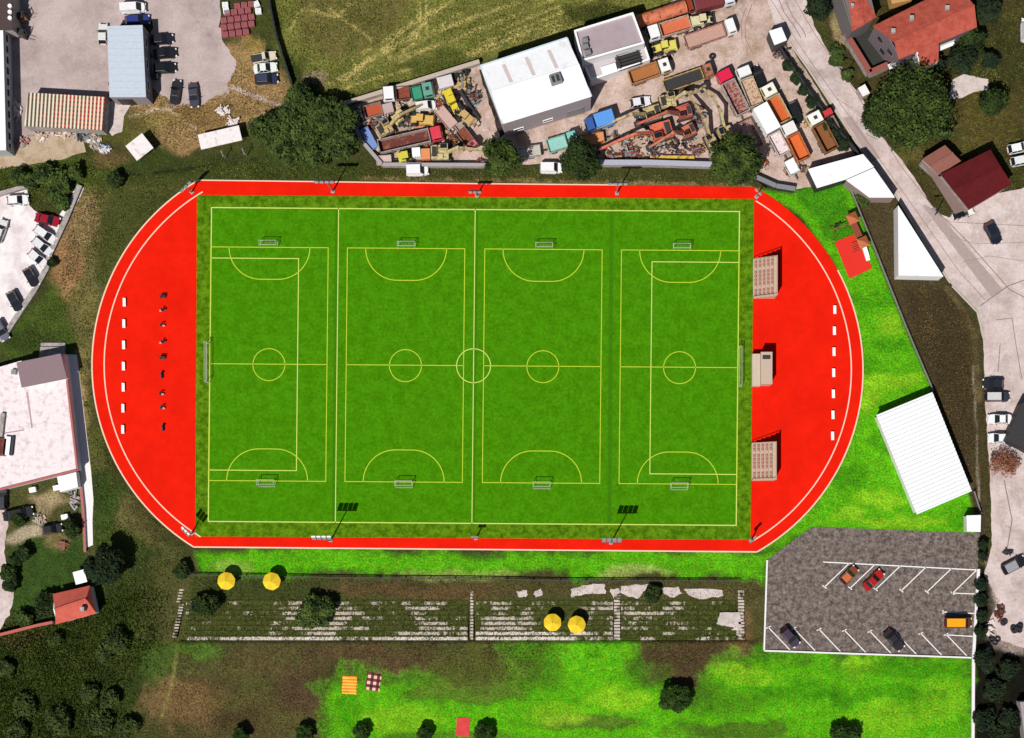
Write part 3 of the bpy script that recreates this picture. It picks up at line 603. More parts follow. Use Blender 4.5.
def loader(px, py, ang, label, rgb, L=5.2, group='wheel loaders in the works yard'):
    x, y, _ = P(px, py, 1.4); r_ = thing('wheel_loader', label, 'loader', (x, y, Z1+.02), R(ang), group); m = worn(*rgb, th=(.62, .75)); hl = L/2
    MB().box(-hl*.45, 0, 1.35, hl*1.05, 1.7, 1.0, tx=.9, ty=.85).box(-hl*.9, 0, 1.15, .35, 1.9, .8).build('engine_cover', m, r_, bevel=.08)
    MB().box(hl*.25, 0, 1.0, hl*.7, 1.0, .6).build('front_frame', m, r_)
    c = MB().box(-.05, 0, 2.0, 1.2, 1.3, 1.3, tx=.85, ty=.85).build('operator_cab', M['glass'], r_)
    MB().box(-.05, 0, 2.69, 1.15, 1.2, .08).build('cab_roof', m, c)
    for s in (-1, 1): MB().bar((hl*.2, s*.5, 1.4), (hl*.85, s*.5, .6), .16, .28).build('lift_arm', m, r_)
    q = MB(); q.box(hl*.9, 0, .3, .8, 2.3, .12).bar((hl*.78, 0, .35), (hl*.8, 0, 1.0), 2.3, .1)
    for s in (-1, 1): q.box(hl*.9, s*1.12, .55, .75, .08, .6)
    q.build('bucket', M['dark'], r_); wheels(r_, (-hl*.55, hl*.4), 1.15, .62, .45); return r_
# ------------------------------------------------------------------ buildings
def centre(pts): return (sum(p[0] for p in pts)/len(pts), sum(p[1] for p in pts)/len(pts))
def inset(q, d):
    c = centre(q); out = []
    for p in q:
        v = Vector((p[0]-c[0], p[1]-c[1])); l = v.length; v = v*((l-d)/l); out.append((c[0]+v.x, c[1]+v.y))
    return out
def ccw(q):
    a = sum(q[i][0]*q[(i+1) % len(q)][1]-q[(i+1) % len(q)][0]*q[i][1] for i in range(len(q)))
    return q if a > 0 else q[::-1]
def root_at(name, label, cat, pts_world, group=None):
    c = centre(pts_world); return thing(name, label, cat, (c[0], c[1], 0), 0, group), c
def wpts(px, h): return [P(x, y, h)[:2] for x, y in px]
def rel(q, c): return [(p[0]-c[0], p[1]-c[1]) for p in q]
def wall_boxes(mb, a, b, items, mi=0):               # boxes proud of the wall a-b: (t, z, w, h, depth)
    d = Vector((b[0]-a[0], b[1]-a[1])); L = d.length; d.normalize(); n = Vector((d.y, -d.x)); ang = math.atan2(d.y, d.x)
    for t, zz, ww, hh, dp in items: mb.box(a[0]+d.x*L*t+n.x*dp/2, a[1]+d.y*L*t+n.y*dp/2, zz, ww, dp, hh, ang, mi)
def windows(root, a, b, items, name='window', m=None, frame=True):
    for it in items:
        q = MB(); wall_boxes(q, a, b, [it]); o = q.build(name, m or M['glass'], root)
        if frame:
            t, zz, ww, hh, dp = it; q = MB(); L = math.hypot(b[0]-a[0], b[1]-a[1])
            wall_boxes(q, a, b, [(t, zz-hh/2-.05, ww+.2, .1, dp+.05), (t, zz+hh/2+.05, ww+.2, .1, dp+.04), (t-(ww/2+.05)/L, zz, .1, hh, dp+.03), (t+(ww/2+.05)/L, zz, .1, hh, dp+.03)]); q.build('window_frame', M['white'], o)
def flat_building(name, label, cat, corners, h, roof_m, wall_m, parapet=0.0, par_m=None, over=0.0, thick=.18):
    q = ccw(wpts(corners, h)); root, c = root_at(name, label, cat, q); q = rel(q, c)
    wq = inset(q, over) if over else q
    MB().prism(wq, 0, h-thick).build('wall', wall_m, root)
    MB().prism(q, h-thick, h).build('roof', roof_m, root)
    if parapet:
        pq = MB(); n = len(q)
        for i in range(n):
            a, b = q[i], q[(i+1) % n]; d = Vector((b[0]-a[0], b[1]-a[1])); d.normalize(); nn = Vector((-d.y, d.x))*.16
            pq.bar((a[0]+nn.x, a[1]+nn.y, h+parapet/2), (b[0]+nn.x, b[1]+nn.y, h+parapet/2-.003*i), .32, parapet)
        pq.build('parapet', par_m or wall_m, root)
    return root, q, wq
def gable_building(name, label, cat, corners, ridge, h, hr, roof_m, wall_m, over=.35, group=None, hip=False):
    # corners in pixels: A, B (along the ridge), C, D; ridge ends R1 (between D and A), R2 (between B and C)
    q = wpts(corners, h); r = wpts(ridge, hr); root, c = root_at(name, label, cat, q, group); q = rel(q, c); r = rel(r, c)
    A, B, Cc, D = q; R1, R2 = r; th = .16
    rm = MB()
    for (p0, p1, p2, p3) in ((A, B, R2, R1), (Cc, D, R1, R2)):
        zs = (h, h, hr, hr); v = [(p[0], p[1], zz) for p, zz in zip((p0, p1, p2, p3), zs)]
        d1 = Vector(v[1])-Vector(v[0]); d2 = Vector(v[3])-Vector(v[0]); up = d1.cross(d2).z > 0
        f = [(0, 1, 2, 3)] if up else [(3, 2, 1, 0)]
        lo = [(a, b, zz-th) for a, b, zz in v]
        rm.add(v+lo, f+[(7, 6, 5, 4) if up else (4, 5, 6, 7), (0, 4, 5, 1), (1, 5, 6, 2), (2, 6, 7, 3), (3, 7, 4, 0)])
    if hip:
        v = [(*B, h), (*Cc, h), (*R2, hr)]
        up = (v[1][0]-v[0][0])*(v[2][1]-v[0][1])-(v[1][1]-v[0][1])*(v[2][0]-v[0][0]) > 0
        rm.add(v, [(0, 1, 2) if up else (2, 1, 0)])
    ro = rm.build('roof', roof_m, root)
    iq = inset(q, over); wm = MB(); wm.prism(iq, 0, h-th-.02)
    ir1 = lerp(lerp(iq[3], iq[0], .5), R1, 0); ir2 = lerp(iq[1], iq[2], .5); 
    for a, b, t in ((iq[3], iq[0], ir1), (iq[1], iq[2], ir2))[:1 if hip else 2]:
        d = Vector((t[0], t[1]))-Vector((centre(iq))); d.normalize(); k = .2
        vs = [(a[0], a[1], h-th-.02), (b[0], b[1], h-th-.02), (t[0], t[1], hr-th-.08)]; vs += [(p[0]-d.x*k, p[1]-d.y*k, p[2]) for p in vs]
        wm.add(vs, [(0, 1, 2), (5, 4, 3), (0, 3, 4, 1), (1, 4, 5, 2), (2, 5, 3, 0)])
    wm.build('wall', wall_m, root)
    q2 = MB(); q2.bar((R1[0], R1[1], hr+.05), (R2[0], R2[1], hr+.05), .35, .12); q2.build('ridge_cap', roof_m, ro)
    return root, q, iq, r, ro
def chimney(ro, x, y, z0, hgt=1.3, w=.6, m=None, rot=0):
    q = MB().box(x, y, z0+hgt/2-.4, w, w, hgt+.8, rot); o = q.build('chimney', m or M['concrete'], ro); return o

roofred = mat('orange_roof_tile', C(190, 88, 68), .85, var=.26, scale=.9, col2=C(172, 70, 54), thr=(.4, .62), bscale=3.5, bump=.03)
rooforange = mat('clay_roof_tile', C(212, 98, 80), .85, var=.14, scale=.6, col2=C(196, 86, 70), thr=(.4, .65), bscale=3, bump=.02)
roofdark = mat('maroon_metal_roof', C(100, 30, 34), .8, spec=.08, var=.14, scale=.3, col2=C(88, 28, 32), thr=(.4, .65))
whiteroof = mat('white_sheet_roof', (.74, .75, .77), .5, var=.07, scale=.4, col2=(.62, .62, .62), thr=(.56, .72))
greyroof = mat('grey_membrane_roof', C(178, 162, 168), .95, var=.08, scale=.5, col2=C(170, 152, 158), thr=(.4, .65), bscale=4)
purpwall = mat('mauve_cladding', (.30, .25, .27), .8, var=.08, scale=.6)

# workshop with the white roof
root, q, iq, r, ro = gable_building('workshop', 'large workshop with white sheet roof and three translucent strips beside the scrapyard', 'workshop',
    [(480.5, 66), (567, 38), (591.5, 96.5), (502.6, 124)], [(491.5, 92), (579.5, 65)], 8.5, 9.5, whiteroof, purpwall, .12)
sky_m = mat('translucent_sheet', C(226, 208, 204), .4, var=.06, scale=1)
A, B, Cc, D = q; R1, R2 = r
for t in (.24, .5, .76):
    a0 = lerp(A, B, t-.02); a1 = lerp(A, B, t+.02); b0 = lerp(R1, R2, t-.02); b1 = lerp(R1, R2, t+.02)
    p = []
    for s_, e in ((a0, b0), (a1, b1)):
        for k in (.2, .88): x, y = lerp(s_, e, k); p.append((x, y, 8.5+k*1.0+.03))
    n = [(0, 2, 3, 1)] if (p[2][0]-p[0][0])*(p[3][1]-p[0][1])-(p[2][1]-p[0][1])*(p[3][0]-p[0][0]) > 0 else [(1, 3, 2, 0)]
    MB().add(p, n).build('skylight', sky_m, ro)
c0 = lerp(lerp(R1, R2, .70), lerp(D, Cc, .70), .22); ang = math.atan2(B[1]-A[1], B[0]-A[0])
vu = MB().box(c0[0], c0[1], 9.7, 1.9, 1.7, .9, ang).box(c0[0], c0[1], 10.2, 1.5, 1.3, .12, ang).build('roof_vent_unit', M['steel'], ro)
for s in (-.35, .35): MB().box(c0[0]+math.cos(ang)*s*1.1, c0[1]+math.sin(ang)*s*1.1, 10.28, .5, 1.1, .06, ang).build('vent_grille', M['dark'], vu)
ro_edge = MB()
for a, b in ((A, B), (B, Cc), (D, A)): ro_edge.bar((a[0], a[1], 8.56 if (a, b) == (A, B) else 8.5), (b[0], b[1], 8.56 if (a, b) == (A, B) else 8.5), .25, .3)
ro_edge.build('gutter', mat('pale_blue_trim', C(212, 230, 236), .5), ro)
windows(root, iq[3], iq[2], [(.16, 2.4, 1.6, 1.0, .08), (.5, 2.4, 1.6, 1.0, .08)]); windows(root, iq[3], iq[2], [(.82, 2.0, 3.0, 3.6, .1)], 'roller_door', M['steel'], False)
# annex
root, q, wq = flat_building('workshop_annex', 'grey flat-roofed office block with white parapet joined to the white workshop', 'office block',
    [(574, 31), (633, 13), (644.5, 44), (582, 62)], 6.2, greyroof, M['wall_white'], .45, M['white'])
for k, (x, y) in enumerate(((585, 41), (585.5, 47), (588, 53))):
    p = rel([P(x, y, 6.6)[:2]], centre(ccw(wpts([(574, 31), (633, 13), (644.5, 44), (582, 62)], 6.2))))[0]
    o = MB().box(p[0], p[1], 6.65, 1.0, .8, .8, R(17)).cyl((p[0], p[1], 7.05), (p[0], p[1], 7.12), .3).build('air_conditioner', M['steel'], root)
root, q, wq = flat_building('entrance_wing', 'low white-roofed entrance wing in front of the grey office block', 'entrance wing',
    [(582.5, 63), (645, 45), (650, 60), (590.5, 81)], 3.4, mat('pale_roof', C(200, 192, 196), .9, var=.08, scale=.6), M['wall_white'], .25, M['white'])
c = centre(ccw(wpts([(582.5, 63), (645, 45), (650, 60), (590.5, 81)], 3.4)))
p = rel([P(628, 57, 4.2)[:2]], c)[0]
pg = MB()
for i in range(6): pg.box(p[0]+.9*math.sin(R(17))-(i-2.5)*.55*math.sin(R(17))-.2, p[1]+(i-2.5)*.55*math.cos(R(17)), 4.4, 3.9, .14, .16, R(17))
for i in (-1.7, 1.7): pg.box(p[0]+i, p[1]+.5*i*.6, 4.25, .14, 3.2, .14, R(17)).box(p[0]+i, p[1]+.5*i*.6, 3.85, .14, .14, .8)
pg.build('pergola', M['dark'], root); MB().box(p[0], p[1], 3.5, 4.2, 3.4, .1, R(17)).build('roof_deck', mat('black_deck', (.03, .026, .025), .9), root)
p = rel([P(609, 69, 3.7)[:2]], c)[0]; MB().box(p[0], p[1], 3.75, 2.6, 1.3, .35, R(17)).build('roof_light', M['white'], root)

# grey-white shed, top left
root, q, wq = flat_building('storage_shed', 'tall pale blue-white flat-roofed shed with grey walls beside black cars', 'shed', [(107, 26), (142.5, 25), (146, 97), (109.5, 97)], 4.6,
    striped('ribbed_pale_roof', C(202, 212, 226), C(190, 202, 216), .9, 'Y', .9, .05), mat('grey_wall', C(152, 142, 146), .9, var=.12, scale=.8), 0)
windows(root, wq[1], wq[2], [(.2, 3, 1.6, 1, .06), (.5, 3, 1.6, 1, .06), (.8, 3, 1.6, 1, .06)])
windows(root, wq[0], wq[1], [(.35, 1.7, 2.6, 3.2, .08)], 'roller_door', M['dark'], False)
# striped shed
def band_mat():
    m = mat('rusty_striped_sheet', (.5, .5, .5), .85); t = m.node_tree; b = t.nodes['Principled BSDF']; tc = t.nodes.new('ShaderNodeTexCoord'); mp = t.nodes.new('ShaderNodeMapping')
    mp.inputs['Rotation'].default_value = (0, 0, R(3.5)); t.links.new(tc.outputs['Object'], mp.inputs[0]); sp = t.nodes.new('ShaderNodeSeparateXYZ'); t.links.new(mp.outputs[0], sp.inputs[0])
    def fr(o, k, duty):
        a = t.nodes.new('ShaderNodeMath'); a.operation = 'MULTIPLY'; a.inputs[1].default_value = k; t.links.new(sp.outputs[o], a.inputs[0])
        f_ = t.nodes.new('ShaderNodeMath'); f_.operation = 'FRACT'; t.links.new(a.outputs[0], f_.inputs[0]); g_ = t.nodes.new('ShaderNodeMath'); g_.operation = 'GREATER_THAN'; g_.inputs[1].default_value = duty; t.links.new(f_.outputs[0], g_.inputs[0]); return g_.outputs[0]
    sx = fr('X', 1.55, .52); dash = fr('Y', 1.35, .42)
    n = t.nodes.new('ShaderNodeTexNoise'); n.inputs['Scale'].default_value = .55; n.inputs['Detail'].default_value = 6; n.inputs['Roughness'].default_value = .8; t.links.new(tc.outputs['Object'], n.inputs[0])
    gr = t.nodes.new('ShaderNodeMath'); gr.operation = 'MULTIPLY_ADD'; gr.inputs[1].default_value = .016; t.links.new(sp.outputs['X'], gr.inputs[0]); t.links.new(n.outputs['Fac'], gr.inputs[2])
    r = t.nodes.new('ShaderNodeValToRGB'); e_ = r.color_ramp.elements; e_[0].position = .46; e_[0].color = (*C(84, 84, 66), 1); e_[1].position = .52; e_[1].color = (*C(206, 70, 44), 1); t.links.new(gr.outputs[0], r.inputs[0])
    d1 = t.nodes.new('ShaderNodeMix'); d1.data_type = 'RGBA'; d1.inputs[6].default_value = (*C(96, 62, 46), 1); t.links.new(dash, d1.inputs[0]); t.links.new(r.outputs[0], d1.inputs[7])
    mx = t.nodes.new('ShaderNodeMix'); mx.data_type = 'RGBA'; t.links.new(sx, mx.inputs[0]); t.links.new(d1.outputs[2], mx.inputs[6]); mx.inputs[7].default_value = (*C(236, 226, 200), 1)
    t.links.new(mx.outputs[2], b.inputs['Base Color']); return m
strip_m = band_mat()
root, q, wq = flat_building('lean_to', 'long low shed with rust-and-cream striped corrugated roof', 'shed', [(28.5, 92.5), (105, 97), (102, 130), (24, 126)], 3.2, strip_m, M['concrete'], 0)
# warehouse at the left edge
root, q, wq = flat_building('warehouse', 'white warehouse at the left edge with a row of dark windows', 'warehouse', [(-80, 30), (3, 30), (6, 150), (-80, 152)], 4.2, whiteroof, mat('grey_green_wall', C(180, 188, 184), .9, var=.1), 0)
windows(root, wq[1], wq[2], [((i+.5)/11, 2.6, 1.3, 1.2, .05) for i in range(11)])
root, q, wq = flat_building('brown_shed', 'dark brown flat shed at the top left corner beside the forklift', 'shed', [(-60, -30), (11, -30), (13, 30), (-60, 32)], 4.2, mat('brown_roof', C(78, 60, 60), .9, var=.2), M['concrete'], 0)
for i, yv in enumerate((6, 12, 18)):
    c = centre(ccw(wpts([(-60, -30), (11, -30), (13, 30), (-60, 32)], 4.2))); p = rel([P(10, yv, 4.4)[:2]], c)[0]; MB().cyl((p[0], p[1], 4.2), (p[0], p[1], 4.6), .35, n=10).build('roof_vent', M['white'], root)

# flat-roofed building, left
speck = mat('weathered_white_roof', C(250, 238, 240), .95, var=.10, scale=1.0, col2=C(226, 204, 206), thr=(.5, .66), bscale=2.4)
root, q, wq = flat_building('flat_roofed_hall', 'big white flat-roofed hall with red edging and speckled roof at left', 'hall', [(-60, 384), (20, 361), (64, 354), (77, 470), (0, 489), (-60, 504)], 2.8, speck, M['wall_white'], 0)
c = centre(ccw(wpts([(-60, 384), (20, 361), (64, 354), (77, 470), (0, 489), (-60, 504)], 2.8)))
def rp(x, y, h): return rel([P(x, y, h)[:2]], c)[0]
cr = MB(); cq = [rp(*t, 4.0) for t in ((17.5, 363), (60, 354.5), (66.5, 378), (22.5, 387))]; cr.prism(cq, 2.8, 4.2); cr.build('plant_room', M['wall_white'], root)
MB().prism([rp(*t, 4.4) for t in ((16.5, 362.5), (60.5, 353.5), (67, 378.5), (21.5, 387.5))], 4.2, 4.4).build('plant_room_roof', mat('mauve_roof', C(146, 122, 128), .9, var=.06, scale=.6), root)
redtrim = mat('red_trim', C(186, 108, 104), .85, var=.15); e = MB()
for a, b in (((67, 380), (77.5, 470)), ((77.5, 470), (0, 489.5)), ((0, 489.5), (-60, 504))): e.bar((*rp(*a, 2.9), 2.9), (*rp(*b, 2.9), 2.9), .35, .3)
e.build('roof_edge', redtrim, root)
sm_ = mat('roof_seam', C(190, 160, 164), .9); e = MB(); e.bar((*rp(27, 392, 2.83), 2.81), (*rp(32, 428, 2.83), 2.81), .25, .05).bar((*rp(0, 434, 2.83), 2.81), (*rp(24, 430, 2.83), 2.81), .2, .05).build('roof_seam', sm_, root)
for x, y, a, b, mm in ((14, 372, .8, .8, 'steel'), (1, 447, 1.8, 3.0, 'rustdark'), (8, 446, 1.2, 3.2, 'white'), (12, 446, .5, 3.2, 'dark'), (2, 425, .7, 4.0, 'concrete')):
    p = rp(x, y, 3.1); MB().box(p[0], p[1], 3.1, a, b, .6, R(-6)).build('roof_unit', M[mm], root)
mb = MB(); a, b = P(64.5, 356, 4.4)[:2], P(76, 358, 0)[:2]
wpoly = [(64, 354), (77, 355), (91, 470), (93.5, 500), (92.5, 520), (93, 545), (86, 548), (84, 520), (78, 470)]
sheet('concrete_walk', wpoly, Z1+.004, M['wall_white'])
def wall_line(name, label, cat, pts, wdt, hgt, m, z0=0.0, cap=None):
    w0 = [G(*p) for p in pts]; o0 = w0[0]; q = MB(); cp_ = MB()
    for a, b in zip(w0[:-1], w0[1:]):
        q.bar((a[0]-o0[0], a[1]-o0[1], z0+hgt/2), (b[0]-o0[0], b[1]-o0[1], z0+hgt/2), wdt, hgt)
        if cap: cp_.bar((a[0]-o0[0], a[1]-o0[1], z0+hgt+.05), (b[0]-o0[0], b[1]-o0[1], z0+hgt+.05), wdt+.1, .1)
    if not cap:
        o = q.build(name, m, loc=(o0[0], o0[1], 0)); return tag(o, label, cat)
    t = thing(name, label, cat, (o0[0], o0[1], 0)); q.build('wall', m, t); cp_.build('coping', cap, t); return t
wall_line('garden_wall', 'red-capped garden wall running south from the white hall to the round tree', 'wall', [(80, 471), (84, 510), (86, 552)], .35, .5, M['wall_white'], 0, redtrim)
wall_line('garden_wall', 'long red-capped wall leading left from the small red-roofed cottage', 'wall', [(-20, 642), (0, 635), (40, 625), (55, 622)], .4, 1.3, M['concrete'], 0, mat('red_coping', C(196, 100, 86), .85, var=.15))
# small court behind the hall
flat_building('tool_shed', 'tiny white-roofed tool shed behind the big white hall', 'shed', [(57, 477), (76, 472), (78, 487), (60, 492)], 2.4, whiteroof, M['wall_white'])

# house bottom left
root, q, iq, r, ro = gable_building('cottage', 'small red-roofed cottage beside the round dark tree', 'house', [(52.5, 594), (90, 585.5), (96.5, 613.5), (55.5, 624.5)], [(55, 609.5), (86, 599)], 2.8, 4.2, rooforange, M['wall_white'], .3, hip=True)
chimney(ro, *lerp(lerp(q[0], q[2],   .72), q[2], .1), 3.7, 1.0, .7, M['concrete']); windows(root, iq[3], iq[2], [(.3, 1.4, 1.0, 1.0, .05), (.65, 1.4, 1.0, 1.0, .05)])

# white-roofed halls along the road
root, q, wq = flat_building('sales_pavilion', 'white flat roof of the angled hall between the truck yard and the lawn', 'hall', [(808, 169), (863, 154), (874, 167), (845.5, 179.5), (817, 188)], 4.0, whiteroof, M['dark'], 0, over=.1)
root, q, wq = flat_building('road_pavilion', 'white-roofed block with brown south wall beside the road', 'hall', [(846, 180), (874, 167.8), (895, 197.5), (869.5, 197.5)], 4.2, whiteroof, mat('brown_wall', (.24, .17, .16), .9, var=.12, scale=.8), 0, over=.1)
root, q, wq = flat_building('wedge_pavilion', 'wedge-shaped white roof beside the road with cream south wall', 'hall', [(898, 205), (943.5, 276.5), (898.5, 275.5)], 4.0, whiteroof, M['wall_white'], 0, over=.05)
i = [k for k in range(3)]
windows(root, wq[2] if wq[2][0] < wq[0][0] else wq[1], [p for p in wq if p[0] == max(t[0] for t in wq)][0], [(.5, 3.4, 5.5, .5, .04)], frame=False)
# sports hall with ribbed roof
hall_q = [(876.5, 415), (932.5, 392), (972, 491), (917, 514.5)]
q = ccw(wpts(hall_q, 3.2)); root, c = root_at('sports_hall', 'sports hall with ribbed white roof standing on the bright lawn', 'sports hall', q); q = rel(q, c)
MB().prism(inset(q, .35), 0, 2.92).build('wall', M['wall_white'], root)
d = [rel([P(*p, 3.2)[:2]], c)[0] for p in hall_q]; vs = []; prof = []
for i in range(26): prof += [(i/26, 3.05), ((i+.5)/26, 3.05), ((i+.56)/26, 3.2), ((i+.94)/26, 3.2)]
prof.append((1, 3.05)); n = len(prof)
for a_, b_ in ((0, 3), (1, 2)):
    for t_, zz in prof: vs.append((*lerp(d[a_], d[b_], t_), zz))
for a_, b_ in ((0, 3), (1, 2)):
    for t_, zz in prof: vs.append((*lerp(d[a_], d[b_], t_), 2.9))
fs = []
for i in range(n-1): fs += [(i, i+1, n+i+1, n+i), (2*n+i, 3*n+i, 3*n+i+1, 2*n+i+1), (i, 2*n+i, 2*n+i+1, i+1), (n+i, n+i+1, 3*n+i+1, 3*n+i)]
fs += [(0, n, 3*n, 2*n), (n-1, 3*n-1, 4*n-1, 2*n-1)]
MB().add(vs, fs).build('roof', mat('white_profile_roof', (.74, .75, .77), .5, var=.04, scale=.5), root)
windows(root, inset(q, .35)[0], inset(q, .35)[1], [(.3, 1.7, 1.6, 1.2, .05), (.7, 1.7, 1.6, 1.2, .05)])
root, q, wq = flat_building('kiosk', 'small white kiosk at the top right corner of the car park', 'kiosk', [(966.5, 515.5), (981, 515), (980.5, 532), (967, 531.5)], 2.6, whiteroof, M['wall_white'], 0, over=.12)
root, q, wq = flat_building('gate_kiosk', 'little white square gate hut between the truck yard and the road', 'kiosk', [(769, 31), (781.5, 27), (787, 40), (774.5, 45)], 4.2, whiteroof, mat('black_wall', (.05, .05, .05), .8), 0)
root, q, wq = flat_building('road_hut', 'tiny white roadside hut under the big tree', 'hut', [(858, 88), (865, 84), (870, 93), (863, 96.5)], 2.4, M['wall_white'], M['concrete'], 0)

# houses upper right
root, q, iq, r, ro = gable_building('corner_house', 'orange-roofed house cut by the top edge, above the road', 'house', [(828, -40), (862, -40), (877, 17), (852, 31.5)], [(845, -40), (864, 25)], 7.5, 8.0, roofred, mat('dim_plaster', (.13, .115, .115), .9, var=.1), .35)
chimney(ro, *rel([P(852, 6, 8)[:2]], centre(wpts([(828, -40), (862, -40), (877, 17), (852, 31.5)], 7.5)))[0], 7.8, .9, .5)
root, q, iq, r, ro = gable_building('red_roofed_house', 'large red-tiled house with two chimneys and a front extension', 'house', [(873, 26), (957, -16), (977, 27), (898.5, 59.5)], [(894.5, 42.5), (974.5, 5.5)], 7.0, 8.6, roofred, mat('mauve_plaster', (.13, .10, .115), .9, var=.1), .35)
c = centre(wpts([(873, 26), (957, -16), (977, 27), (898.5, 59.5)], 7.0))
for x, y in ((893, 31), (911.5, 18), (947, 8)): chimney(ro, *rel([P(x, y, 8.4)[:2]], c)[0], 7.6, 1.2, .7, M['concrete'])
w_ = rel([P(x, y, 6.6)[:2] for x, y in ((917, 50), (938, 40), (939, 60), (921, 69))], c); w2 = rel([P(x, y, 7.2)[:2] for x, y in ((917, 50), (938, 40))], c)
MB().prism(w_, 0, 5.9).build('extension', M['wall_white'], root)
v = [(*w_[0], 7.3), (*w_[1], 7.3), (*w_[2], 6.2), (*w_[3], 6.2)]; MB().add(v+[(a, b, zz-.15) for a, b, zz in v], [(3, 2, 1, 0), (4, 5, 6, 7), (0, 1, 5, 4), (1, 2, 6, 5), (2, 3, 7, 6), (3, 0, 4, 7)]).build('extension_roof', roofred, root)
windows(root, iq[3], iq[0], [(.3, 4.8, 1.2, 1.3, .06), (.7, 4.8, 1.2, 1.3, .06), (.5, 2, 1.2, 1.3, .06)])
for x, y, a, b in ((894, 65, 2.0, .9), (945, 45, 3.2, 1.2)):
    p = rel([P(x, y, 3)[:2]], c)[0]; MB().box(p[0], p[1], 3.0, a, b, .15, R(22)).box(p[0], p[1], 3.5, a, .06, .9, R(22)).build('balcony', M['wall_white'], root)
wall_line('courtyard_wall', 'brown-tiled courtyard wall around the dark yard of the red-tiled house', 'wall', [(844, 37), (868, 76), (886, 68)], .9, 2.0, M['concrete'], 0, mat('brown_tile', C(150, 82, 70), .85, var=.2, scale=1.5))
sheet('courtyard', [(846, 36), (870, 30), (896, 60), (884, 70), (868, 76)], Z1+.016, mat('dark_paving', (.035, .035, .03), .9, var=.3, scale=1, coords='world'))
wall_line('timber_terrace', 'orange timber slat terrace at the top edge between two red roofs', 'terrace', [(888, 4), (908, 0)], 1.8, 2.6, mat('orange_slats', C(206, 156, 92), .8, var=.25, scale=2))
# maroon house
root, q, iq, r, ro = gable_building('maroon_house', 'house with large maroon metal roof at the road junction', 'house', [(940.5, 174), (990.5, 149.5), (1012, 184), (969, 209.5)], [(953, 190), (1001, 167)], 5.0, 5.5, roofdark, M['concrete'], .3)
root, q, iq, r, ro = gable_building('brown_annex', 'low brown-roofed annex on the upper left side of the maroon house', 'house annex', [(922, 159), (945, 145), (961, 161), (939, 174.5)], [(930.5, 166.5), (953, 153)], 4.2, 4.6, mat('brown_sheet_roof', C(148, 92, 78), .8, var=.15, scale=.8), M['concrete'], .2)
q = ccw(wpts([(921, 160), (938, 175), (968, 209), (955, 214)], 3.0)); root, c = root_at('side_canopy', 'narrow grey-brown canopy along the road side of the maroon house', 'canopy', q); q = rel(q, c)
MB().prism(q, 2.85, 3.0).build('roof', mat('grey_brown_sheet', C(132, 110, 104), .85, var=.12, scale=.7), root)
for p in inset(q, .4): MB().cyl((p[0], p[1], 0), (p[0], p[1], 2.85), .08).build('post', M['steel'], root)
# black building on the right edge
flat_building('black_shed', 'black flat-roofed shed at the right edge above the rust-coloured bush', 'shed', [(1022, 403), (1060, 395), (1060, 470), (1023, 448), (1006, 440)], 3.6, mat('black_roof', (.02, .02, .022), .8, var=.3, scale=1), M['dark'])
flat_building('grey_hut', 'grey hut roof cut off by the bottom right corner', 'hut', [(1020, 702), (1060, 700), (1060, 740), (1025, 740)], 2.6, greyroof, M['concrete'])

# ------------------------------------------------------------------ sheds, slabs and the ditch by the top left
def slab(px, py, ang, L, W, label, m, name='canopy', h=2.2, cat='canopy'):
    x, y, _ = P(px, py, h); t = thing(name, label, cat, (x, y, 0), R(ang))
    MB().box(0, 0, h, L, W, .1).build('roof', m, t)
    for sx in (-1, 1):
        for sy in (-1, 1): MB().cyl((sx*(L/2-.3), sy*(W/2-.25), 0), (sx*(L/2-.3), sy*(W/2-.25), h-.05), .06).build('post', M['steel'], t)
    return t
stain = mat('stained_white_sheet', C(246, 240, 240), .7, var=.08, scale=.9, col2=C(214, 178, 148), thr=(.54, .7))
slab(139.5, 147, 38, 3.6, 3.2, 'square tilted cream sheet roof on four posts in the dry grass', stain)
slab(220, 137.5, 13, 7.2, 2.6, 'long white canopy by the ditch in the dry grass', stain)
slab(80, 577, -75, 2.2, 2.0, 'white sheet canopy between the cottage and round tree', M['white'], h=2.0)

# ------------------------------------------------------------------ fences
def post_fence(label, pts, m, hgt=1.6, step=2.5, rail=.12, name='fence', panel=False):
    w0 = [G(*p) for p in pts]; o0 = w0[0]; t = thing(name, label, 'fence', (o0[0], o0[1], 0)); k = 0; q = MB()
    for a, b in zip(w0[:-1], w0[1:]):
        a = (a[0]-o0[0], a[1]-o0[1]); b = (b[0]-o0[0], b[1]-o0[1]); L = math.hypot(b[0]-a[0], b[1]-a[1]); n = max(1, int(L/step))
        if panel: q.bar((*a, hgt*.55), (*b, hgt*.55), .06, hgt*.9)
        q.bar((*a, hgt-.1), (*b, hgt-.1), rail, .1); q.bar((*a, hgt*.45), (*b, hgt*.45), .06, .08)
        for i in range(n):
            if k < 95: p = lerp(a, b, i/n); MB().box(p[0], p[1], hgt/2, .14, .14, hgt).build('post', m, t)
            k += 1
    q.build('rail' if not panel else 'panel', m, t); return t
post_fence('dark boarded fence running down between dirt lot and grass field', [(266, -20), (278, 40), (293, 86)], M['dark'], 1.8, 2.5, .3, panel=True)
post_fence('pale mesh fence along the east edge of the bright lawn', [(846, 181), (876, 255), (906, 330), (932, 391)], M['steel'], 1.2, 3)
post_fence('pale fence between the sports hall and the white kiosk', [(973, 492), (980, 514)], M['steel'], 1.2, 2)
post_fence('low dark fence along the ditch below the running track', [(190, 575), (330, 577.5), (480, 579), (560, 580.5), (740, 581)], M['dark'], 1.0, 4.2, .16)
post_fence('dark board fence between truck yard and road', [(778, 50), (806, 92), (832, 128), (856, 156)], M['dark'], 2.2, 2.5, .3, panel=True)
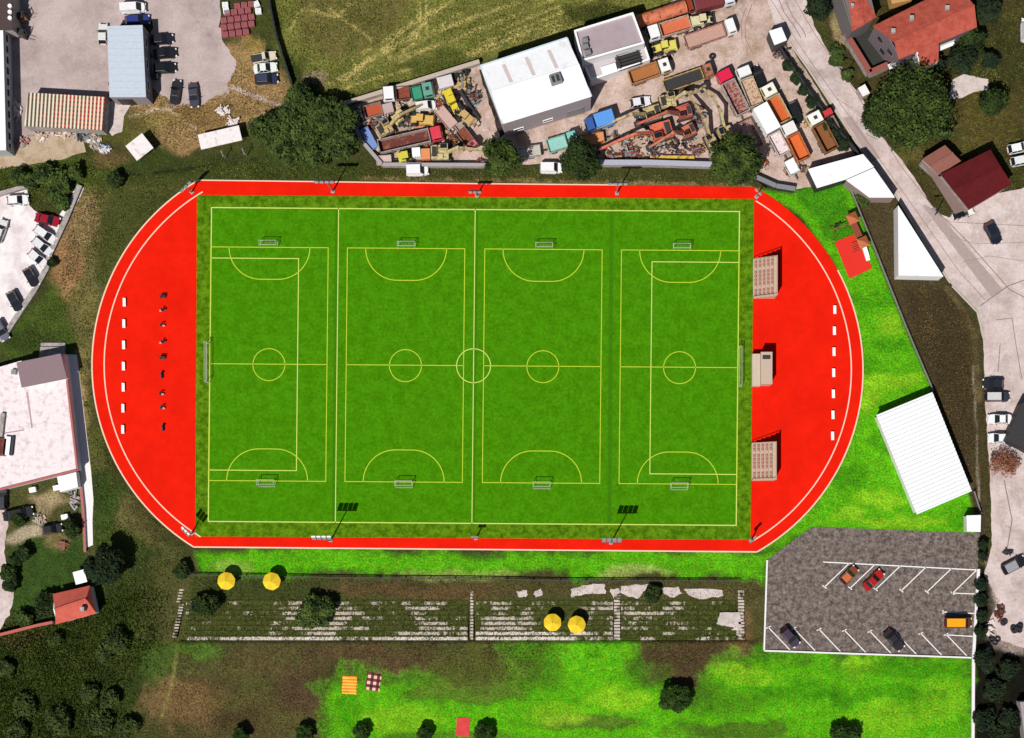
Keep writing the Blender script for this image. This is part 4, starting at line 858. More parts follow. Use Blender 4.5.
wall_line('parking_wall', 'white low wall along the left side of the car park', 'wall', [(767, 560), (764, 650)], .28, .3, M['wall_white'])
wall_line('parking_wall', 'white low wall between the car park and lower lawn', 'wall', [(764, 650.6), (971, 657.6)], .28, .3, M['wall_white'])
wall_line('parking_wall', 'thick white wall on the right side of car park and lawn', 'wall', [(978, 569), (973, 656), (972, 790)], .5, .5, M['wall_white'])
wall_line('yard_wall', 'pale concrete wall along the north-west side of the scrapyard', 'wall', [(345, 106), (480, 64)], .6, 1.5, M['concrete'], 0, mat('coping_stone', C(196, 180, 164), .9, var=.15, scale=1))
wall_line('yard_wall', 'pale concrete wall at the foot of the scrapyard, white van before it', 'wall', [(346, 108), (363, 143), (383, 166.5), (486, 167)], .5, 1.5, M['concrete'], 0, mat('wall_coping', C(176, 166, 168), .9, var=.15, scale=1))
wall_line('yard_wall', 'grey concrete wall below the orange excavator and scrap heaps', 'wall', [(598, 165), (650, 165), (712, 167)], .8, 1.8, M['concrete'], 0, mat('coping_grey', C(178, 180, 196), .9, var=.15, scale=1))
wall_line('retaining_wall', 'dark retaining wall from the tree to the white hall corner', 'wall', [(748, 176), (775, 188), (794, 191)], .7, 1.6, M['dark'], 0, M['steel'])
wall_line('retaining_wall', 'long pale retaining wall on the right edge of the white car lot', 'wall', [(81, 186), (66, 222), (51, 254), (48, 268), (36, 290), (14, 323), (2, 342)], .9, .7, M['concrete'])
wall_line('retaining_wall', 'short grey wall at the top of the white car lot', 'wall', [(-20, 200), (0, 195), (28, 187)], .7, .9, M['concrete'])
# stone stairs by the flat hall
q = MB()
for i in range(4): q.box(0, -i*.75, .15+.15*i, 4.2, .7, .3+.3*i)
t = q.build('stone_steps', M['concrete'], loc=G(53.5, 345)); t.rotation_euler[2] = 0; tag(t, 'grey stone steps leading to the flat-roofed hall', 'steps')
# ------------------------------------------------------------------ sports furniture
bench_w_ = mat('faded_white', (.36, .42, .26), .6)
netm = mat('goal_net', (.25, .30, .18), .8)
def goal(px, py, wpx, rot, label, group, depth=1.1, hgt=1.7):
    x, y, _ = G(px, py); t = thing('goal', label, 'goal', (x, y, .06), R(rot), group); hw = wpx/S/2
    MB().cyl((-hw, 0, 0), (-hw, 0, hgt), .05).cyl((hw, 0, 0), (hw, 0, hgt), .05).cyl((-hw-.05, 0, hgt), (hw+.05, 0, hgt), .055).build('goal_frame', bench_w_, t)
    q = MB().cyl((-hw, depth, .05), (hw, depth, .05), .05)
    for s in (-1, 1): q.cyl((s*hw, 0, .05), (s*hw, depth, .05), .05).cyl((s*hw, 0, hgt), (s*hw, depth*.7, hgt), .045).cyl((s*hw, depth*.7, hgt), (s*hw, depth, .05), .045)
    q.cyl((-hw, depth*.7, hgt), (hw, depth*.7, hgt), .045).build('net_support', bench_w_, t)
    q = MB(); n = int(hw*2/.3); hpt = [(0, hgt), (depth*.7, hgt), (depth, .05)]
    for i in range(n+1):
        xx = -hw+2*hw*i/n
        if i % 2: continue
        for a, b in zip(hpt[:-1], hpt[1:]): q.bar((xx, a[0], a[1]), (xx, b[0], b[1]), .010, .010)
    for (yy, zz) in ((.25*depth, hgt), (.5*depth, hgt), (.8*depth, hgt*.67), (.9*depth, hgt*.33)): q.bar((-hw, yy, zz), (hw, yy, zz), .010, .010)
    q.build('net', netm, t); return t
nm = ['first', 'second', 'third', 'fourth']
for k, x in enumerate((269.5, 407, 544.5, 681.8)):
    goal(x, 246.2+.0075*(x-211), 16.8, 0, f'small white goal at the upper end of the {nm[k]} yellow court from the left', 'small goals on the yellow courts')
    goal(x-2.6, 479.8+.0075*(x-211), 16.8, 180, f'small white goal at the lower end of the {nm[k]} yellow court from the left', 'small goals on the yellow courts')
goal(209.5, 363, 39, 90, 'big white goal on the left side line of the pitch', 'full size goals', .6, 2.0)
goal(738.5, 367, 39, -90, 'big white goal on the right side line of the pitch by the bleachers', 'full size goals', .6, 2.0)
def floodlight(px, py, hgt, n, label, rot=0, size=1.0, pale=False):
    x, y, _ = G(px, py); t = thing('floodlight', label, 'floodlight', (x, y, .045), R(rot), 'floodlights around the track')
    MB().box(0, 0, .1, .6, .6, .2).build('base', M['concrete'], t)
    MB().cyl((0, 0, .2), (0, 0, hgt), .14, .08, 10).build('pole', M['steel'], t)
    wd = .95*size*n; rows = 3 if n > 2 else 1
    q = MB().bar((-wd/2, 0, hgt), (wd/2, 0, hgt), .14, .14)
    for i in range(rows): q.bar((-wd/2, .18*i, hgt+.1+.42*i), (wd/2, .18*i, hgt+.1+.42*i), .08, .08)
    q.build('crossarm', M['dark'], t)
    for i in range(n):
        for j in range(rows):
            xx = -wd/2+wd*(i+.5)/n
            l = MB().box(xx, .12+.18*j, hgt+.2+.42*j, .74*size, .30, .40, 0, 0, 1, .8).build('lamp', M['white'] if j == rows-1 and pale else M['steel'], t)
            MB().box(xx, .285+.18*j, hgt+.18+.42*j, .6*size, .02, .3).build('lamp_face', M['lamp'], l)
    return t
floodlight(331, 540.3, 9.0, 4, 'tall floodlight with four white lamps on the lower track, left one', 0, .9, True)
floodlight(611, 542.8, 9.0, 4, 'tall floodlight with four lamps on the lower track, right one', 0, .9)
floodlight(476, 538.2, 3.4, 2, 'short floodlight at the lower end of the halfway line', 0, .7)
floodlight(333, 191.5, 8.0, 4, 'floodlight on the upper track above the first pale cross line', 180, .9)
floodlight(617, 193.5, 8.0, 4, 'floodlight on the upper track towards the right end', 180, .9)
floodlight(477, 196, 4.0, 3, 'short floodlight at the upper end of the halfway line', 180, .8)
floodlight(192, 533.5, 4.5, 3, 'corner floodlight on the track at lower left of the pitch', -45, .7, True)
floodlight(751, 540.5, 4.0, 2, 'corner floodlight on the track at lower right of the pitch', 45, .9)
floodlight(192, 192.5, 4.5, 3, 'corner floodlight on the track at upper left of the pitch', -135, .9)
floodlight(756.5, 197, 4.0, 2, 'corner floodlight on the track at upper right of the pitch', 135, .9)

bench_w = mat('white_bench_paint', (.82, .80, .76), .5, var=.05)
def bench(px, py, label, group):
    x, y, _ = G(px, py); t = thing('bench', label, 'bench', (x, y, .045), R(91), group)
    MB().box(0, 0, .42, 1.45, .5, .07).build('seat', bench_w, t, bevel=.01)
    for s in (-1, 1): MB().box(s*.55, 0, .19, .1, .42, .38).build('leg', M['steel'], t)
BL = [(125, 302.6), (124.6, 323.9), (124.4, 345.2), (124.2, 366.4), (124, 387.5), (123.7, 408.4), (123.5, 429.6)]
BR = [(834.4, 310), (834, 331), (833.6, 352), (833.3, 373), (833, 394), (832.6, 415), (832.2, 436)]
od = ['topmost', 'second from the top', 'third from the top', 'middle', 'third from the bottom', 'second from the bottom', 'lowest']
for k in range(7):
    bench(*BL[k], f'white bench on the left red curve, {od[k]} of its row', 'white benches on the left curve')
    bench(*BR[k], f'white bench on the right red curve, {od[k]} of its row', 'white benches on the right curve')

# outdoor fitness equipment along the left curve
padm = mat('pink_pad', C(235, 150, 140), .6); fit = mat('black_powder_coat', (.012, .012, .014), .5)
def gym(px, py, kind, label):
    x, y, _ = G(px, py); t = thing('exercise_machine', label, 'exercise machine', (x, y, .045), 0, 'exercise machines on the left curve'); t.scale = (.85, .85, .7)
    MB().cyl((0, .15, 0), (0, .15, 1.7), .09).box(0, .15, .03, .6, .6, .06).build('post', fit, t)
    if kind == 0: MB().box(0, .1, .95, 1.2, .34, .12).box(-.45, -.1, .5, .3, .5, .1).box(.45, -.1, .5, .3, .5, .1).bar((-.6, .15, 1.6), (.6, .15, 1.6), .09, .09).build('seat_frame', fit, t)
    elif kind == 1:
        MB().bar((0, .15, 1.3), (.55, .1, 1.1), .1, .1).box(.5, .1, .8, .34, .42, .1).bar((.1, .15, .5), (.5, .1, .8), .1, .1).bar((0, -.25, 1.2), (0, .5, 1.2), .08, .08).build('arm_frame', fit, t)
        MB().box(-.35, -.15, .55, .42, .36, .1).build('pad', padm, t)
    elif kind == 2:
        MB().bar((-.4, .25, 1.1), (.4, .25, 1.1), .12, .12).box(-.32, 0, .6, .36, .5, .1).bar((0, .15, .6), (-.35, 0, .6), .1, .1).build('arm_frame', fit, t)
        MB().box(.28, -.1, .62, .46, .34, .1).build('pad', padm, t)
    else: MB().box(0, .5, .5, .42, .5, .1).box(0, -.4, .5, .42, .6, .1).bar((0, -.6, .9), (0, .7, .9), .2, .12).bar((-.3, .15, 1.4), (.3, .15, 1.4), .08, .08).build('seat_frame', fit, t)
gl = ['topmost', 'second', 'third', 'fourth', 'fifth', 'sixth', 'seventh', 'eighth', 'lowest']
for k, ((x, y), kd) in enumerate(zip([(163.3, 297), (162.8, 310.5), (163, 325.5), (162.8, 342.5), (163, 358), (162.3, 375.5), (162, 394), (163, 408), (163.5, 428)], (0, 1, 2, 1, 0, 3, 2, 2, 3))):
    gym(x, y, kd, ['black twin-seat exercise machine', 'black exercise machine with pale pad', 'black exercise machine with pink pad', 'slim black exercise machine with crossbar'][kd]+f', {gl[k]} in the left column' if k in (0, 8) else ['black twin-seat exercise machine', 'black exercise machine with pale pad', 'black exercise machine with pink pad', 'slim black exercise machine with crossbar'][kd]+f', {gl[k]} from the top of the left column')

# bleachers
bl_m = mat('bleacher_deck', C(200, 174, 152), .8, var=.12, scale=1.2); bl_s = mat('bleacher_seat', C(182, 124, 112), .7, var=.15, scale=2); bl_f = mat('bleacher_frame', C(196, 172, 152), .6)
def bleacher(px0, py0, px1, py1, label, seats=True):
    a = P(px0, py1, 1.2); b = P(px1, py0, 1.5); L = b[1]-a[1]; D = b[0]-a[0]
    t = thing('bleacher', label, 'bleacher', ((a[0]+b[0])/2, (a[1]+b[1])/2, .045), 0, 'bleachers on the right curve'); n = 5; st = D/(n+.9)
    for i in range(n):
        zz = .45+.5*i; x = -D/2+st*(i+.5); MB().box(x, 0, zz/2, st-.02, L, zz).build('deck', bl_m, t)
        if seats:
            for (y0, y1) in ((-L/2+.25, -L*.27), (-L*.2, L*.2), (L*.27, L/2-.25)):
                q = MB(); k = max(2, int((y1-y0)/.62))
                for j in range(k): q.box(x+.08, y0+(y1-y0)*(j+.5)/k, zz+.1, .36, .40, .14)
                q.box(x+.08, (y0+y1)/2, zz+.05, .12, y1-y0, .07); q.build('seat_row', bl_s, t)
    zz = .45+.5*n+.1; MB().box(D/2-st*.45, 0, zz/2, st*.88, L, zz).build('walkway', bl_m, t)
    q = MB(); 
    for y in (-L/2+.06, L/2-.06): q.bar((D/2-.08, y, zz), (D/2-.08, y, zz+1.0), .08, .08).bar((-D/2, y, 1.1), (D/2-.1, y, zz+1.0), .08, .08).bar((-D/2+.05, y, 0), (-D/2+.05, y, 1.1), .08, .08)
    q.bar((D/2-.08, -L/2, zz+1.0), (D/2-.08, L/2, zz+1.0), .09, .09); q.build('railing', bl_f, t)
    MB().box(D/2-.03, 0, zz/2+.5, .06, L, zz+.9).build('back_panel', bl_f, t)
    return t
bleacher(753.5, 258, 776, 297.5, 'upper bleacher with red seats on the right curve')
bleacher(752, 442.5, 775, 480.5, 'lower bleacher with red seats on the right curve')
a = P(752, 386, 1.5); b = P(771, 354, 1.5); L = b[1]-a[1]; D = b[0]-a[0]
t = thing('commentary_booth', 'pale block-shaped booth between the two red-seated bleachers', 'booth', ((a[0]+b[0])/2, (a[1]+b[1])/2, .045))
MB().box(-D/2+.7, 0, .9, 1.4, L, 1.8).build('front_deck', mat('pale_deck', C(208, 190, 170), .8, var=.1), t)
MB().box(.65, .1, 1.7, D-1.4, L*.98, 3.4).build('cabin', mat('pale_cladding', C(196, 172, 152), .8, var=.08, scale=1.5), t); MB().box(.65, .1, 3.44, D-1.3, L*1.0, .12).build('roof', mat('cream_roof', C(204, 180, 160), .8, var=.1, scale=1.5), t)
MB().box(.6, 1.9, 3.6, 1.3, .6, .25).build('roof_vent', M['dark'], t)
for y in (-1.6, 0, 1.6): MB().box(-D/2+1.385, y, 2.5, .05, 1.2, .9).build('window', M['glass'], t)

# playground
rubm = mat('red_rubber_mat', C(232, 40, 22), .9, var=.06, scale=.8)
q = [(834.4, 242), (853.5, 234.5), (872.4, 268), (849.3, 279)]; q = [G(*p)[:2] for p in q]; c = centre(q)
tag(MB().prism(rel(q, c), .005, .06).build('play_mat', rubm, loc=(c[0], c[1], 0)), 'red rubber play mat under the wooden playground tower', 'play mat')
x, y, _ = G(859, 240); t = thing('climbing_frame', 'wooden climbing tower with brown roofs and white slide', 'climbing frame', (x, y, .06), R(-66))
rw = mat('brown_shingle', C(196, 108, 62), .8, var=.25, scale=3); rw2 = mat('maroon_deck', C(150, 66, 46), .8, var=.2, scale=3)
for (u, s, m_, zt) in ((-3.6, 1.5, rw, 2.9), (.9, 1.5, rw, 2.9)):
    f_ = MB()
    for sx in (-1, 1):
        for sy in (-1, 1): MB().box(u+sx*s*.42, sy*s*.42, zt/2-.3, .12, .12, zt-.6).build('post', M['wood'], t)
    MB().box(u, 0, 1.2, s, s, .1).build('platform', M['wood'], t)
    MB().add([(u-s*.6, -s*.6, zt-.7), (u+s*.6, -s*.6, zt-.7), (u+s*.6, s*.6, zt-.7), (u-s*.6, s*.6, zt-.7), (u, 0, zt)], [(0, 1, 4), (1, 2, 4), (2, 3, 4), (3, 0, 4), (3, 2, 1, 0)]).build('roof', m_, t)
q = MB().box(-1.35, 0, 1.2, 3.0, 1.1, .1)
for i in range(8): q.box(-2.7+.38*i, 0, 1.28, .3, 1.1, .06)
q.build('bridge', rw2, t)
q = MB(); 
for i in range(5): q.bar((.4+.3*i, -.8-.02*i, 1.15-.22*i), (.4+.3*i, -1.9, 1.15-.22*i), .08, .08)
q.build('climbing_net', M['wood'], t)
q = MB().add([(1.6, -.35, 1.25), (1.6, .35, 1.25), (3.4, .35, .3), (3.4, -.35, .3), (3.9, .35, .22), (3.9, -.35, .22)], [(0, 3, 2, 1), (3, 5, 4, 2)])
for s in (-.36, .36): q.bar((1.6, s, 1.35), (3.4, s, .42), .05, .2)
q.build('slide', M['white'], t)
x, y, _ = G(842, 228); t = thing('swing_set', 'wooden swing set beside the climbing tower', 'swing', (x, y, 0), R(20))
q = MB().bar((-1.8, 0, 2.0), (1.8, 0, 2.0), .12, .12)
for s in (-1, 1):
    for e_ in (-1, 1): q.bar((s*1.8, 0, 2.0), (s*1.9, e_*1.0, 0), .1, .1)
q.build('frame', M['wood'], t)
for u in (-.8, .8):
    w2 = MB().box(u, .1, .5, .5, .22, .06).build('seat', M['dark'], t); MB().bar((u-.22, .1, .5), (u-.22, 0, 2), .03, .03).bar((u+.22, .1, .5), (u+.22, 0, 2), .03, .03).build('chain', M['steel'], w2)
x, y, _ = G(836.5, 226); t = thing('spring_rider', 'small black spring rider left of the swing set', 'spring rider', (x, y, 0), R(30))
MB().cyl((0, 0, 0), (0, 0, .4), .12, .1).build('spring', M['steel'], t); MB().box(0, 0, .6, 1.0, .3, .35, tx=.7).box(.42, 0, .9, .22, .24, .4).box(-.3, 0, .75, .3, .5, .1).build('saddle', M['dark'], t)

# parasols and picnic blankets
ym = mat('yellow_canvas', C(250, 214, 20), .8, var=.06, scale=1.5); ym2 = mat('dark_yellow_canvas', C(236, 196, 14), .8, var=.06, scale=1.5)
def parasol(px, py, label):
    hgt = 2.3; x, y, _ = P(px, py, hgt); t = thing('parasol', label, 'parasol', (x, y, 0), R(random.uniform(0, 40)), 'yellow parasols')
    q = MB(); r0 = 1.55
    for i in range(8):
        a0, a1 = R(45*i), R(45*i+45); am = (a0+a1)/2
        pts = [(0, 0, hgt+.55), (r0*math.cos(a0), r0*math.sin(a0), hgt), (r0*.955*math.cos(am), r0*.955*math.sin(am), hgt+.02), (r0*math.cos(a1), r0*math.sin(a1), hgt)]
        q.add(pts, [(0, 1, 2), (0, 2, 3)], i % 2); v = [(p[0], p[1], p[2]-.18) for p in pts[1:]]
        q.add([pts[1], pts[2], pts[3]]+v, [(0, 3, 4, 1), (1, 4, 5, 2)], i % 2)
    cn = q.build('canopy', [ym, ym2], t); MB().cyl((0, 0, hgt+.5), (0, 0, hgt+.7), .07, .03).build('finial', M['wood'], cn)
    MB().cyl((0, 0, 0), (0, 0, hgt+.5), .04).build('pole', M['wood'], t); MB().cyl((0, 0, 0), (0, 0, .1), .3, n=16).build('base', M['concrete'], t)
parasol(226.3, 581, 'yellow parasol at far left below the track, left of its pair')
parasol(271.7, 581.3, 'yellow parasol below the track, right one of the left pair')
parasol(552.5, 622.5, 'yellow parasol on the overgrown terrace, left one of the right pair')
parasol(576.7, 624.7, 'yellow parasol on the overgrown terrace, right one of the right pair')
def blanket(px, py, Lx, Ly, rot, label, m):
    nx, ny = 10, 12; vs = []; fs = []
    for lay_ in (0, 1):
        for i in range(nx+1):
            for j in range(ny+1):
                u, v = i/nx-.5, j/ny-.5; vs.append((u*Lx+.03*math.sin(9*v), v*Ly+.03*math.sin(11*u), .10-.04*lay_+.025*math.sin(7*u+5*v)+.02*math.sin(13*v-4*u)))
    k = (nx+1)*(ny+1)
    for i in range(nx):
        for j in range(ny):
            a = i*(ny+1)+j; f = (a, a+ny+1, a+ny+2, a+1); fs += [f, tuple(t_+k for t_ in f[::-1])]
    edge = [i*(ny+1) for i in range(nx+1)]+[nx*(ny+1)+j for j in range(1, ny+1)]+[i*(ny+1)+ny for i in range(nx-1, -1, -1)]+[j for j in range(ny-1, 0, -1)]
    for a, b in zip(edge, edge[1:]+edge[:1]): fs.append((a, a+k, b+k, b))
    tag(MB().add(vs, fs).build('picnic_blanket', m, loc=G(px, py), rot=R(rot)), label, 'blanket')
blanket(349.5, 685, 2.5, 3.1, -2, 'yellow and orange striped picnic blanket on the lawn', striped('striped_blanket', C(255, 200, 30), C(236, 130, 20), 1.9, 'Y', .5, .08))
def check_mat():
    m = mat('checked_cloth', (0, 0, 0)); t = m.node_tree; b = t.nodes['Principled BSDF']; tc = t.nodes.new('ShaderNodeTexCoord'); s = t.nodes.new('ShaderNodeSeparateXYZ'); t.links.new(tc.outputs['Object'], s.inputs[0])
    outs = []
    for ax_, o_ in (('X', .5), ('Y', .0)):
        a = t.nodes.new('ShaderNodeMath'); a.operation = 'MULTIPLY_ADD'; a.inputs[1].default_value = .95; a.inputs[2].default_value = o_; t.links.new(s.outputs[ax_], a.inputs[0])
        f_ = t.nodes.new('ShaderNodeMath'); f_.operation = 'FRACT'; t.links.new(a.outputs[0], f_.inputs[0]); g_ = t.nodes.new('ShaderNodeMath'); g_.operation = 'GREATER_THAN'; g_.inputs[1].default_value = .48; t.links.new(f_.outputs[0], g_.inputs[0]); outs.append(g_)
    ad = t.nodes.new('ShaderNodeMath'); ad.operation = 'ADD'; t.links.new(outs[0].outputs[0], ad.inputs[0]); t.links.new(outs[1].outputs[0], ad.inputs[1])
    dv = t.nodes.new('ShaderNodeMath'); dv.operation = 'MULTIPLY'; dv.inputs[1].default_value = .5; t.links.new(ad.outputs[0], dv.inputs[0])
    r = t.nodes.new('ShaderNodeValToRGB'); r.color_ramp.interpolation = 'CONSTANT'; e_ = r.color_ramp.elements; e_[0].color = (*C(40, 8, 10), 1); e_[1].position = .4; e_[1].color = (*C(120, 26, 28), 1); n_ = e_.new(.9); n_.color = (*C(250, 200, 180), 1)
    t.links.new(dv.outputs[0], r.inputs[0]); t.links.new(r.outputs[0], b.inputs['Base Color']); return m
blanket(373.5, 681.5, 2.5, 3.1, -8, 'dark red checked picnic blanket beside the striped one', check_mat())
blanket(463, 727, 2.3, 3.2, -3, 'plain red picnic blanket near the bottom edge', mat('red_cloth', C(222, 62, 62), .85, var=.15, scale=3))

# ------------------------------------------------------------------ overgrown terraces
def moss_mat(name, lo, hi, c_con, c_moss):
    m = mat(name, c_con, .95, spec=.05); t = m.node_tree; b = t.nodes['Principled BSDF']; g = t.nodes.new('ShaderNodeNewGeometry'); mp = t.nodes.new('ShaderNodeMapping'); mp.inputs['Scale'].default_value = (.17, 1.05, .1)
    def math_(op, a, b_=None, c_=None):
        q = t.nodes.new('ShaderNodeMath'); q.operation = op
        for k, v in enumerate((a, b_, c_)):
            if v is None: continue
            if isinstance(v, (int, float)): q.inputs[k].default_value = v
            else: t.links.new(v, q.inputs[k])
        return q.outputs[0]
    def noise_(vec, sc_, det=6, ro=.7):
        q = t.nodes.new('ShaderNodeTexNoise'); q.inputs['Scale'].default_value = sc_; q.inputs['Detail'].default_value = det; q.inputs['Roughness'].default_value = ro; t.links.new(vec, q.inputs[0]); return q.outputs['Fac']
    sp = t.nodes.new('ShaderNodeSeparateXYZ'); t.links.new(g.outputs['Position'], sp.inputs[0])
    row = math_('MULTIPLY', math_('SUBTRACT', -39.83, sp.outputs['Y']), 1/.862); fl = math_('FLOOR', row); fr_ = math_('FRACT', row)
    cb = t.nodes.new('ShaderNodeCombineXYZ'); t.links.new(math_('MULTIPLY', sp.outputs['X'], .20), cb.inputs[0]); t.links.new(math_('MULTIPLY', fl, 7.31), cb.inputs[1])
    a_ = noise_(cb.outputs[0], 1.0, 7, .7); big_ = noise_(g.outputs['Position'], .075, 3, .5); fine = noise_(g.outputs['Position'], 2.4, 4, .7)
    tot = math_('ADD', math_('ADD', math_('MULTIPLY', a_, .55), math_('MULTIPLY', big_, .45)), math_('MULTIPLY', math_('SUBTRACT', fine, .5), .16))
    tread = math_('MULTIPLY', math_('GREATER_THAN', math_('ADD', fr_, math_('MULTIPLY', math_('SUBTRACT', fine, .5), .95)), .36), 1.0)
    r = t.nodes.new('ShaderNodeValToRGB'); r.color_ramp.elements[0].position = lo; r.color_ramp.elements[1].position = hi; t.links.new(tot, r.inputs[0])
    msk = math_('MULTIPLY', r.outputs[0], tread)
    n2 = t.nodes.new('ShaderNodeTexNoise'); n2.inputs['Scale'].default_value = 1.8; n2.inputs['Detail'].default_value = 6; n2.inputs['Roughness'].default_value = .75; t.links.new(g.outputs['Position'], n2.inputs[0])
    def ramp(a, c):
        q = t.nodes.new('ShaderNodeValToRGB'); q.color_ramp.elements[0].position = .35; q.color_ramp.elements[1].position = .65; q.color_ramp.elements[0].color = (*a, 1); q.color_ramp.elements[1].color = (*c, 1); t.links.new(n2.outputs['Fac'], q.inputs[0]); return q.outputs[0]
    a = ramp(c_moss[0], c_moss[1]); c = ramp(c_con[:3], tuple(v*.6 for v in c_con[:3]))
    mx = t.nodes.new('ShaderNodeMix'); mx.data_type = 'RGBA'; t.links.new(msk, mx.inputs[0]); t.links.new(a, mx.inputs[6]); t.links.new(c, mx.inputs[7]); t.links.new(mx.outputs[2], b.inputs['Base Color']); return m
MO = (C(50, 62, 24), C(92, 94, 48))
terr = moss_mat('mossy_concrete', .50, .535, C(220, 204, 190), MO); terr2 = moss_mat('bare_concrete', .43, .48, C(244, 230, 220), MO)
stair_m = mat('worn_stair_concrete', C(206, 192, 180), .95, var=.3, scale=.7, col2=C(84, 82, 48), thr=(.5, .6), coords='world', bscale=2.5)
def terrace(x0, x1, label, pats):
    o = G((x0+x1)/2, 600); t = thing('overgrown_terrace', label, 'terrace', (o[0], o[1], 0), 0, 'overgrown terraces below the track')
    L = (x1-x0)/S; hy = 5.0/S
    for i in range(8):
        q = MB(); y = -(i+.5)*hy; zt = .1*(i+1); r_ = random.Random(i*13+int(x0)); u = -L/2
        while u < L/2-.1:
            k = min(r_.uniform(3, 7), L/2-u); q.box(u+k/2, y-.02*r_.random(), zt/2-.004*r_.random(), k-.05, hy-.05, zt); u += k
        q.build('step', terr2 if i in pats else terr, t)
terrace(186, 468, 'long left terrace of weedy concrete steps', (7,))
terrace(476, 613, 'middle terrace of weedy concrete steps carrying two yellow parasols', (6, 7))
terrace(621, 736, 'right terrace of weedy concrete steps', ())
def stair(px, label, wpx=6, y0=590):
    o = G(px, y0); q = MB(); n = 16; dy = 50/S/n
    for i in range(n): q.box(.02*math.sin(i*2.1), -(i+.5)*dy, .03+.028*i, wpx/S, dy*.72, .06+.056*i)
    tag(q.build('stairway', stair_m, loc=o), label, 'stairway', 'stairways through the terraces')
stair(617, 'pale stairway between the middle and right terraces'); stair(472, 'narrow pale stairway between the left and middle terraces', 3); stair(741, 'broken pale stairway at the right end of the terraces', 6)
q = MB(); o = G(182, 590)
for i in range(17): q.box(.5-.10*i+(1.0 if i < 5 else .0)*-.6, -i*.5, .03+.02*i, .75, .28, .06+.04*i)
tag(q.build('stairway', stair_m, loc=o), 'crooked pale stairway at the left end of the terraces', 'stairway', 'stairways through the terraces')
def flag(pts, label, seed, zt=.09):
    r = random.Random(seed); q = []
    for i in range(len(pts)):
        a, b = pts[i], pts[(i+1) % len(pts)]
        for j in range(4): t = j/4; q.append((a[0]+(b[0]-a[0])*t+r.uniform(-.8, .8), a[1]+(b[1]-a[1])*t+r.uniform(-.8, .8)))
    w0 = [G(*p)[:2] for p in q]; c = centre(w0); tag(MB().prism(rel(w0, c), 0, zt).build('concrete_slab', pale_m, loc=(c[0], c[1], 0)), label, 'slab', 'broken slabs above the terraces')
flag([(571, 589), (582, 586), (604, 583), (606, 594), (590, 594), (571, 597)], 'broken pale slab left of the pale stairway', 1)
flag([(609, 590), (619, 588), (620, 596), (614, 598)], 'smallest broken pale slab at the stairway head', 2)
flag([(621, 586), (650, 584), (654, 588), (643, 592), (638, 598), (628, 597), (620, 592)], 'large broken pale slab right of the stairway', 3)
flag([(660, 588), (678, 587), (682, 593), (672, 598), (664, 594)], 'broken pale slab beside the dark terrace bush', 4)
flag([(684, 588), (722, 590), (724, 596), (700, 599), (688, 595)], 'long broken pale slab near the right end of terraces', 8)
flag([(516, 591), (526, 590), (528, 596), (520, 598)], 'little round pale slab, left of two by the middle terrace', 5)
flag([(533, 593), (541, 588), (543, 595), (536, 597)], 'little pointed pale slab, right of two by the middle terrace', 6)
flag([(720, 613), (740, 612), (742, 634), (716, 640), (734, 628), (716, 624)], 'broken concrete landing at the right end of the terraces', 7, .62)
# ------------------------------------------------------------------ trees and shrubs
def leafmat(name, a, b, th=(.38, .62)): return mat(name, a, .85, var=.35, scale=.55, col2=b, thr=th, coords='world', bscale=2.0, spec=.15)
lf_dark = leafmat('dark_leaf', (.012, .022, .006), (.030, .052, .010)); lf_mid = leafmat('green_leaf', (.010, .022, .005), (.070, .105, .018), (.36, .66)); lf_bright = leafmat('fresh_leaf', (.045, .085, .012), (.12, .19, .03)); lf_rust = leafmat('rust_leaf', (.20, .07, .04), (.30, .13, .08)); lf_conif = leafmat('conifer_leaf', (.008, .016, .008), (.02, .034, .012))
lf_lawn = leafmat('lawn_tree_leaf', (.012, .03, .004), (.03, .065, .008)); lf_wood = leafmat('wood_leaf', (.018, .032, .008), (.062, .085, .018)); lf_bush = leafmat('bush_leaf', (.016, .032, .008), (.070, .105, .020))
def crown_mesh(rx, ry, rz, zc, n_cl, per, leaf, seed, rag=.35, gaps=.0):
    r = np.random.default_rng(seed); cl = []
    big = .34 if min(rx, ry) < 2.0 else .2
    for _ in range(n_cl):
        d = r.normal(size=3); d /= np.linalg.norm(d); d[2] = abs(d[2])*.95-.15
        k = r.uniform(.35, 1.0)**.6; cl.append(((d[0]*rx*k, d[1]*ry*k, zc+d[2]*rz*k), r.uniform(big, big+rag*.9)*min(rx, ry)))
    vs = []; fs = []
    V = []; 
    for (c, s) in cl:
        d = r.normal(size=(per, 3)); d /= np.linalg.norm(d, axis=1)[:, None]; p = np.array(c)+d*s*(r.uniform(.3, 1, (per, 1))**.5)*np.array([1, 1, .8])
        nrm = d*.7+r.normal(size=(per, 3))*.5+np.array([0, 0, .5]); nrm /= np.linalg.norm(nrm, axis=1)[:, None]
        u = np.cross(nrm, r.normal(size=(per, 3))); u /= np.linalg.norm(u, axis=1)[:, None]; w_ = np.cross(nrm, u)
        sz = leaf*r.uniform(.6, 1.3, (per, 1))
        V.append(np.stack([p-u*sz, p-w_*sz*.55, p+u*sz, p+w_*sz*.55], 1))
    V = np.concatenate(V).reshape(-1, 3); V[:, 2] = np.maximum(V[:, 2], .08)
    n = len(V)//4; F_ = np.arange(n*4).reshape(n, 4)
    m_ = bpy.data.meshes.new('crown'); m_.vertices.add(n*4); m_.vertices.foreach_set('co', V.astype(np.float32).ravel()); m_.loops.add(n*4); m_.loops.foreach_set('vertex_index', F_.ravel().astype(np.int32)); m_.polygons.add(n); m_.polygons.foreach_set('loop_start', np.arange(0, n*4, 4, dtype=np.int32)); m_.update(calc_edges=True)
    return m_, cl
